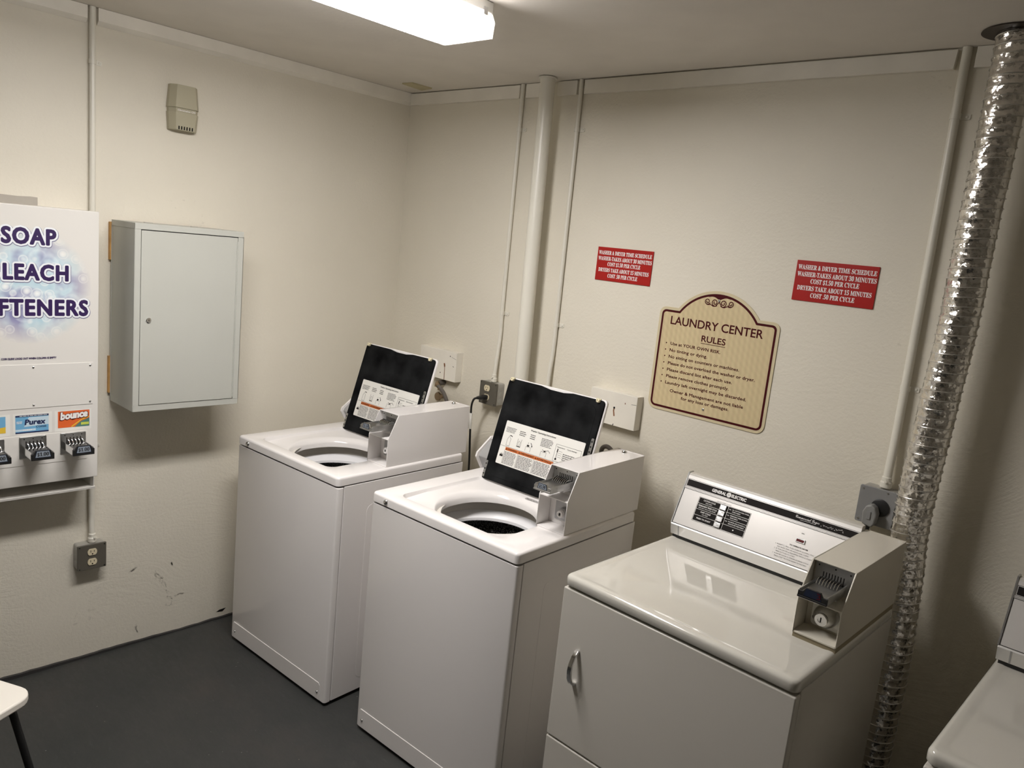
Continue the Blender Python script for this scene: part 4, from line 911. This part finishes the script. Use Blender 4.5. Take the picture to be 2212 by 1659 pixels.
    # coin meter on its tan gasket
    b = MB(); b.box(.5745, .6835, .209, .628, T-.004, T+.0115); b.build('gasket', M['gasket'], t)
    coin_meter(t, dict(u0=.5730, u1=.6845, vf=.205, vt=.259, vb=.636, z0=T+.0115, zb=1.048, zt=1.1365, vi=.275, zs=1.087, vfr=.146, hw=.032, price=None, lock='big', handle_m=M['black']), M['almond2'], M['almond2'])
    return t
d1 = make_dryer(); d1.location = (1.9244, -.8586, 0); d1.rotation_euler = (0, 0, -.0111)
d2 = copy_tree(d1); d2.location = (2.8821, -.8879, 0); d2.rotation_euler = (0, 0, -.0136)
tag(d1, 'off-white commercial dryer with bright slanted control panel beside the washer', 'dryer', 'commercial dryers along the wall'); tag(d2, 'off-white commercial dryer only partly in view past the foil duct', 'dryer', 'commercial dryers along the wall')

# ================================================================== soap vendor
v = thing('soap_vendor', 'white wall-mounted soap vending machine printed with purple lettering and bubbles', 'vending machine', (0, -1.6977, 0), PI/2)
hw, d = .2167, .14
b = MB(); b.box(-hw, hw, -d, 0, .816, 1.802); b.build('body', M['vend'], v, bevel=.0025)
fr0 = lambda p: (p[0], -d-.0004, p[1])
pc = (-.003, 1.528)
b = MB(); b.add([(q[0]-pc[0], 0, q[1]-pc[1]) for q in circ(pc[0], pc[1], .205, 40)], [tuple(range(40))]); b.build('bubble_print', M['bubbles'], v, loc=(pc[0], -d-.0002, pc[1]), smooth=False)
words = (('SOAP', -.0890, .0780, 1.6715, .0565), ('B', -.1290, -.0955, 1.5500, .0565), ('LEACH', -.0850, .1168, 1.5500, .0565), ('SO', -.1835, -.1075, 1.4275, .0585), ('FTENERS', -.0985, .1812, 1.4275, .0585))
for nm, mt, R, dep, oz in (('letter_shadow', 'shade', .0105, .0004, -.0016), ('letter_outline', 'halo', .0090, .0007, 0), ('lettering', 'purple', .0032, .0010, 0)):
    for s_, x0, x1, z, cp_ in words:
        g = R-.0032; L = MB()
        put_text(L, lambda p: (p[0], -d-dep, p[1]), s_, x0-g-oz*.4, x1+g-oz*.4, z-g+oz, cp_+2*g, 0, 0, None, 3, 0, None, 1.12, R)
        L.build(nm, M[mt], v, smooth=False)
L = MB(); put_text(L, lambda p: (p[0], -d-.0014, p[1]), 'COIN SLIDE LOCKS OUT WHEN COLUMN IS EMPTY', -.093, .0770, 1.2755, .0072, 0, heavy=.00035); L.build('lettering', M['purple'], v, smooth=False)
b = MB(); b.box(-.198, .198, -d-.0022, -d+.001, 1.1005, 1.2572); sp = b.build('service_panel', M['vend'], v, bevel=.0008)
s = MB()
for x in (-.188, .0035, .188):
    for z in (1.111, 1.2467): s.lathe([(.0042, 0), (.0036, .002), (.002, .003), (0, .003)], (x, -d-.0022, z), 'y', 12)
s.each('screw', M['chrome'], sp)
b = MB(); b.prism(rrect(-.180, .180, .892, 1.0015, .006), lambda p, q: (p[0], q, p[1]), -d-.0018, -d+.001); b.build('slide_panel', M['vend'], v, bevel=.0008)
for k, x in enumerate((-.1307, 0, .1307)):
    st = MB(); st.flat(rectp(x-.060, x+.062, 1.006, 1.083), lambda p: (p[0], -d-.0006, p[1])); stk = st.build('product_label', M['sticker'], v, smooth=False)
    g1 = lambda p: (p[0], -d-.0010, p[1]); g2 = lambda p: (p[0], -d-.0014, p[1]); g3 = lambda p: (p[0], -d-.0018, p[1])
    if k == 1:
        q = MB(); q.flat(rectp(x-.053, x+.051, 1.013, 1.0765), g1); q.build('label_blue', M['blue'], stk, smooth=False)
        q = MB(); q.flat(rectp(x-.053, x+.051, 1.0705, 1.0765), g2); q.flat(rectp(x-.053, x+.051, 1.011, 1.016), g2); put_text(q, g3, 'Purex', x-.025, x+.040, 1.0405, .0205, 0, .12, heavy=.0013); put_text(q, g3, 'Crystals', x+.010, x+.043, 1.0290, .0075, .01, .15); q.build('label_print', M['navy'], stk, smooth=False)
        q = MB(); q.flat([(x-.027, 1.034), (x+.051, 1.038), (x+.051, 1.0685), (x-.012, 1.068)], g2); q.flat(rectp(x-.053, x+.010, 1.019, 1.026), g2); q.build('label_white', mat('pale_blue_print', (.55, .68, .76), .4), stk, smooth=False)
        q = MB(); bars(q, g3, x-.050, x-.032, 1.056, 1.046, 2); bars(q, g3, x-.03, x+.01, 1.026, 1.020, 1); bars(q, g3, x-.04, x+.05, 1.075, 1.072, 1, .6, .1); q.build('small_print', M['white'], stk, smooth=False)
    elif k == 2:
        q = MB(); q.flat(rectp(x-.0495, x+.056, 1.018, 1.0795), g1); q.build('label_orange', M['boxorange'], stk, smooth=False)
        q = MB(); q.flat([(x+.005, 1.018), (x+.056, 1.018), (x+.056, 1.050), (x+.043, 1.044), (x+.027, 1.038), (x+.015, 1.028)], g2); q.build('label_green', M['green'], stk, smooth=False)
        q = MB(); q.flat(rectp(x+.027, x+.054, 1.024, 1.0335), g3); q.build('label_lime', M['lime'], stk, smooth=False)
        q = MB(); stroke(q, g3, [(x-.005, 1.020), (x+.012, 1.032), (x+.030, 1.045), (x+.054, 1.055)], .004); q.build('label_swoosh', M['yellow'], stk, smooth=False)
        q = MB(); put_text(q, lambda p: (p[0], -d-.0020, p[1]), 'bounce', x-.0445, x+.0525, 1.0485, .0285, .12, .05, None, 3, .07); q.build('logo_outline', M['redlamp'], stk, smooth=False)
        q = MB(); put_text(q, lambda p: (p[0], -d-.0024, p[1]), 'bounce', x-.042, x+.050, 1.0495, .0265, .06, .05, None, 3, .07); q.build('logo_print', M['white'], stk, smooth=False)
    else:
        q = MB(); q.flat(rectp(x-.050, x+.048, 1.018, 1.0765), g1); q.build('label_blue', M['blue'], stk, smooth=False)
        q = MB(); q.flat([(x-.05, 1.018), (x+.048, 1.018), (x+.048, 1.040), (x-.02, 1.030)], g2); q.build('label_yellow', M['yellow'], stk, smooth=False)
    b = MB(); b.prism(rrect(x-.043, x+.043, .920, .9985, .004), lambda p, q: (p[0], q, p[1]), -d-.006, -d); b.build('coin_plate', M['steel'], v, bevel=.0012)
    kx = MB()
    for i in range(5): xx = x-.0235+i*.0115; kx.box(xx, xx+.003, -d-.0066, -d-.004, .962, .982)
    for xx in (x-.028, x, x+.028): kx.lathe([(.002, 0), (.002, .0008), (0, .0008)], (xx, -d-.006, .990), 'y', 8)
    kx.build('coin_slot', M['ink'], v)
    b = MB(); b.box(x-.031, x+.031, -d-.108, -d-.004, .9600, .9635); b.box(x-.034, x-.031, -d-.108, -d-.004, .940, .967); b.box(x+.031, x+.034, -d-.108, -d-.004, .940, .967)
    for i in range(5): xx = x-.0235+i*.0115; b.prism([(-d-.006, .9635), (-d-.03, .9635), (-d-.018, .972), (-d-.006, .974)], FYZ, xx+.004, xx+.0075)
    sl = b.build('coin_slide', M['chrome'], v, bevel=.0006)
    b = MB(); b.prism([(x-.036, .940), (x+.036, .940), (x+.036, .962), (x+.029, .964), (x+.022, .976), (x-.022, .976), (x-.029, .964), (x-.036, .962)], FXZ, -d-.114, -d-.106); b.build('slide_handle', M['black'], sl, bevel=.001)
    b = MB(); b.flat([(x-.026, .949), (x+.026, .949), (x+.020, .974), (x-.020, .974)], lambda p: (p[0], -d-.1145, p[1])); b.build('price_label', M['bluelabel'], sl, smooth=False)
    b = MB(); b.flat([(x-.0235, .951), (x+.0235, .951), (x+.0185, .9725), (x-.0185, .9725)], lambda p: (p[0], -d-.1148, p[1])); b.build('price_field', M['palelabel'], sl, smooth=False)
    b = MB(); put_text(b, lambda p: (p[0], -d-.1152, p[1]), '$1.00', x-.018, x+.018, .9555, .0125, .01, 0, 'serif'); b.build('lettering', M['ink'], sl, smooth=False)
b = MB(); b.box(-.205, -.2025, -d+.001, -.002, .7725, .8155); b.box(.2025, .205, -d+.001, -.002, .7725, .8155)
b.prism([(-d-.004, .7705), (-.002, .7705), (-.002, .7735), (-d+.004, .7735), (-d-.001, .7805), (-d-.006, .7795)], FYZ, -.207, .207); b.box(-.205, .205, -.006, -.001, .772, .8155); b.build('delivery_tray', M['vend'], v, bevel=.0008)

# ================================================================== chair at the lower edge of the view
a = math.radians(27.0)
ch = thing('chair', 'cream-seated chair with thin black legs standing in front of the soap vendor', 'chair', (.7927, -2.1828, 0), a)
# local +x = towards the washers' corner; seat corner (+x,+y) shows in the frame
b = MB(); b.prism(rrect(-.21, .21, -.215, .215, .055, 6), FXY, .424, .450); b.build('seat', M['seat'], ch, bevel=.007, seg=3)
b = MB(); b.prism(rrect(-.19, .19, .62, .84, .04, 5), lambda p, q: (q, p[0], p[1]), -.235, -.215); b.build('backrest', M['seat'], ch, bevel=.005)
for sx in (-1, 1):
    for sy in (-1, 1):
        lg = MB(); lg.tube([(sx*.165, sy*.165, .425), (sx*.235, sy*.225, 0)], .0105, 12); lg.build('leg', M['black'], ch)
b = MB()
for sy in (-1, 1): b.tube([(-.17, sy*.15, .425), (-.225, sy*.15, .50), (-.243, sy*.15, .80)], .0105, 10)
b.build('back_frame', M['black'], ch)
b = MB(); b.tube([(.165, .165, .417), (.165, -.165, .417), (-.165, -.165, .417), (-.165, .165, .417), (.165, .165, .417)], .009, 8); b.build('seat_frame', M['black'], ch)

for o in SC.objects:      # runs of slits and fins too fine to pick apart one by one
    if o.name.split('.')[0] in ('coin_slot', 'coin_fin', 'piano_hinge', 'vent', 'label_print', 'small_print'): o['kind'] = 'stuff'
for o in SC.objects:
    n = o.name.split('.')[0]
    g = {'conduit': 'painted conduits on the walls', 'outlet_box': 'brown-faced outlet boxes', 'wall_block': 'white wood blocks on the wall', 'supply_hose': 'water hoses behind the washers', 'time_schedule_sign': 'red time schedule signs'}.get(n)
    if g and o.parent is None: o['group'] = g
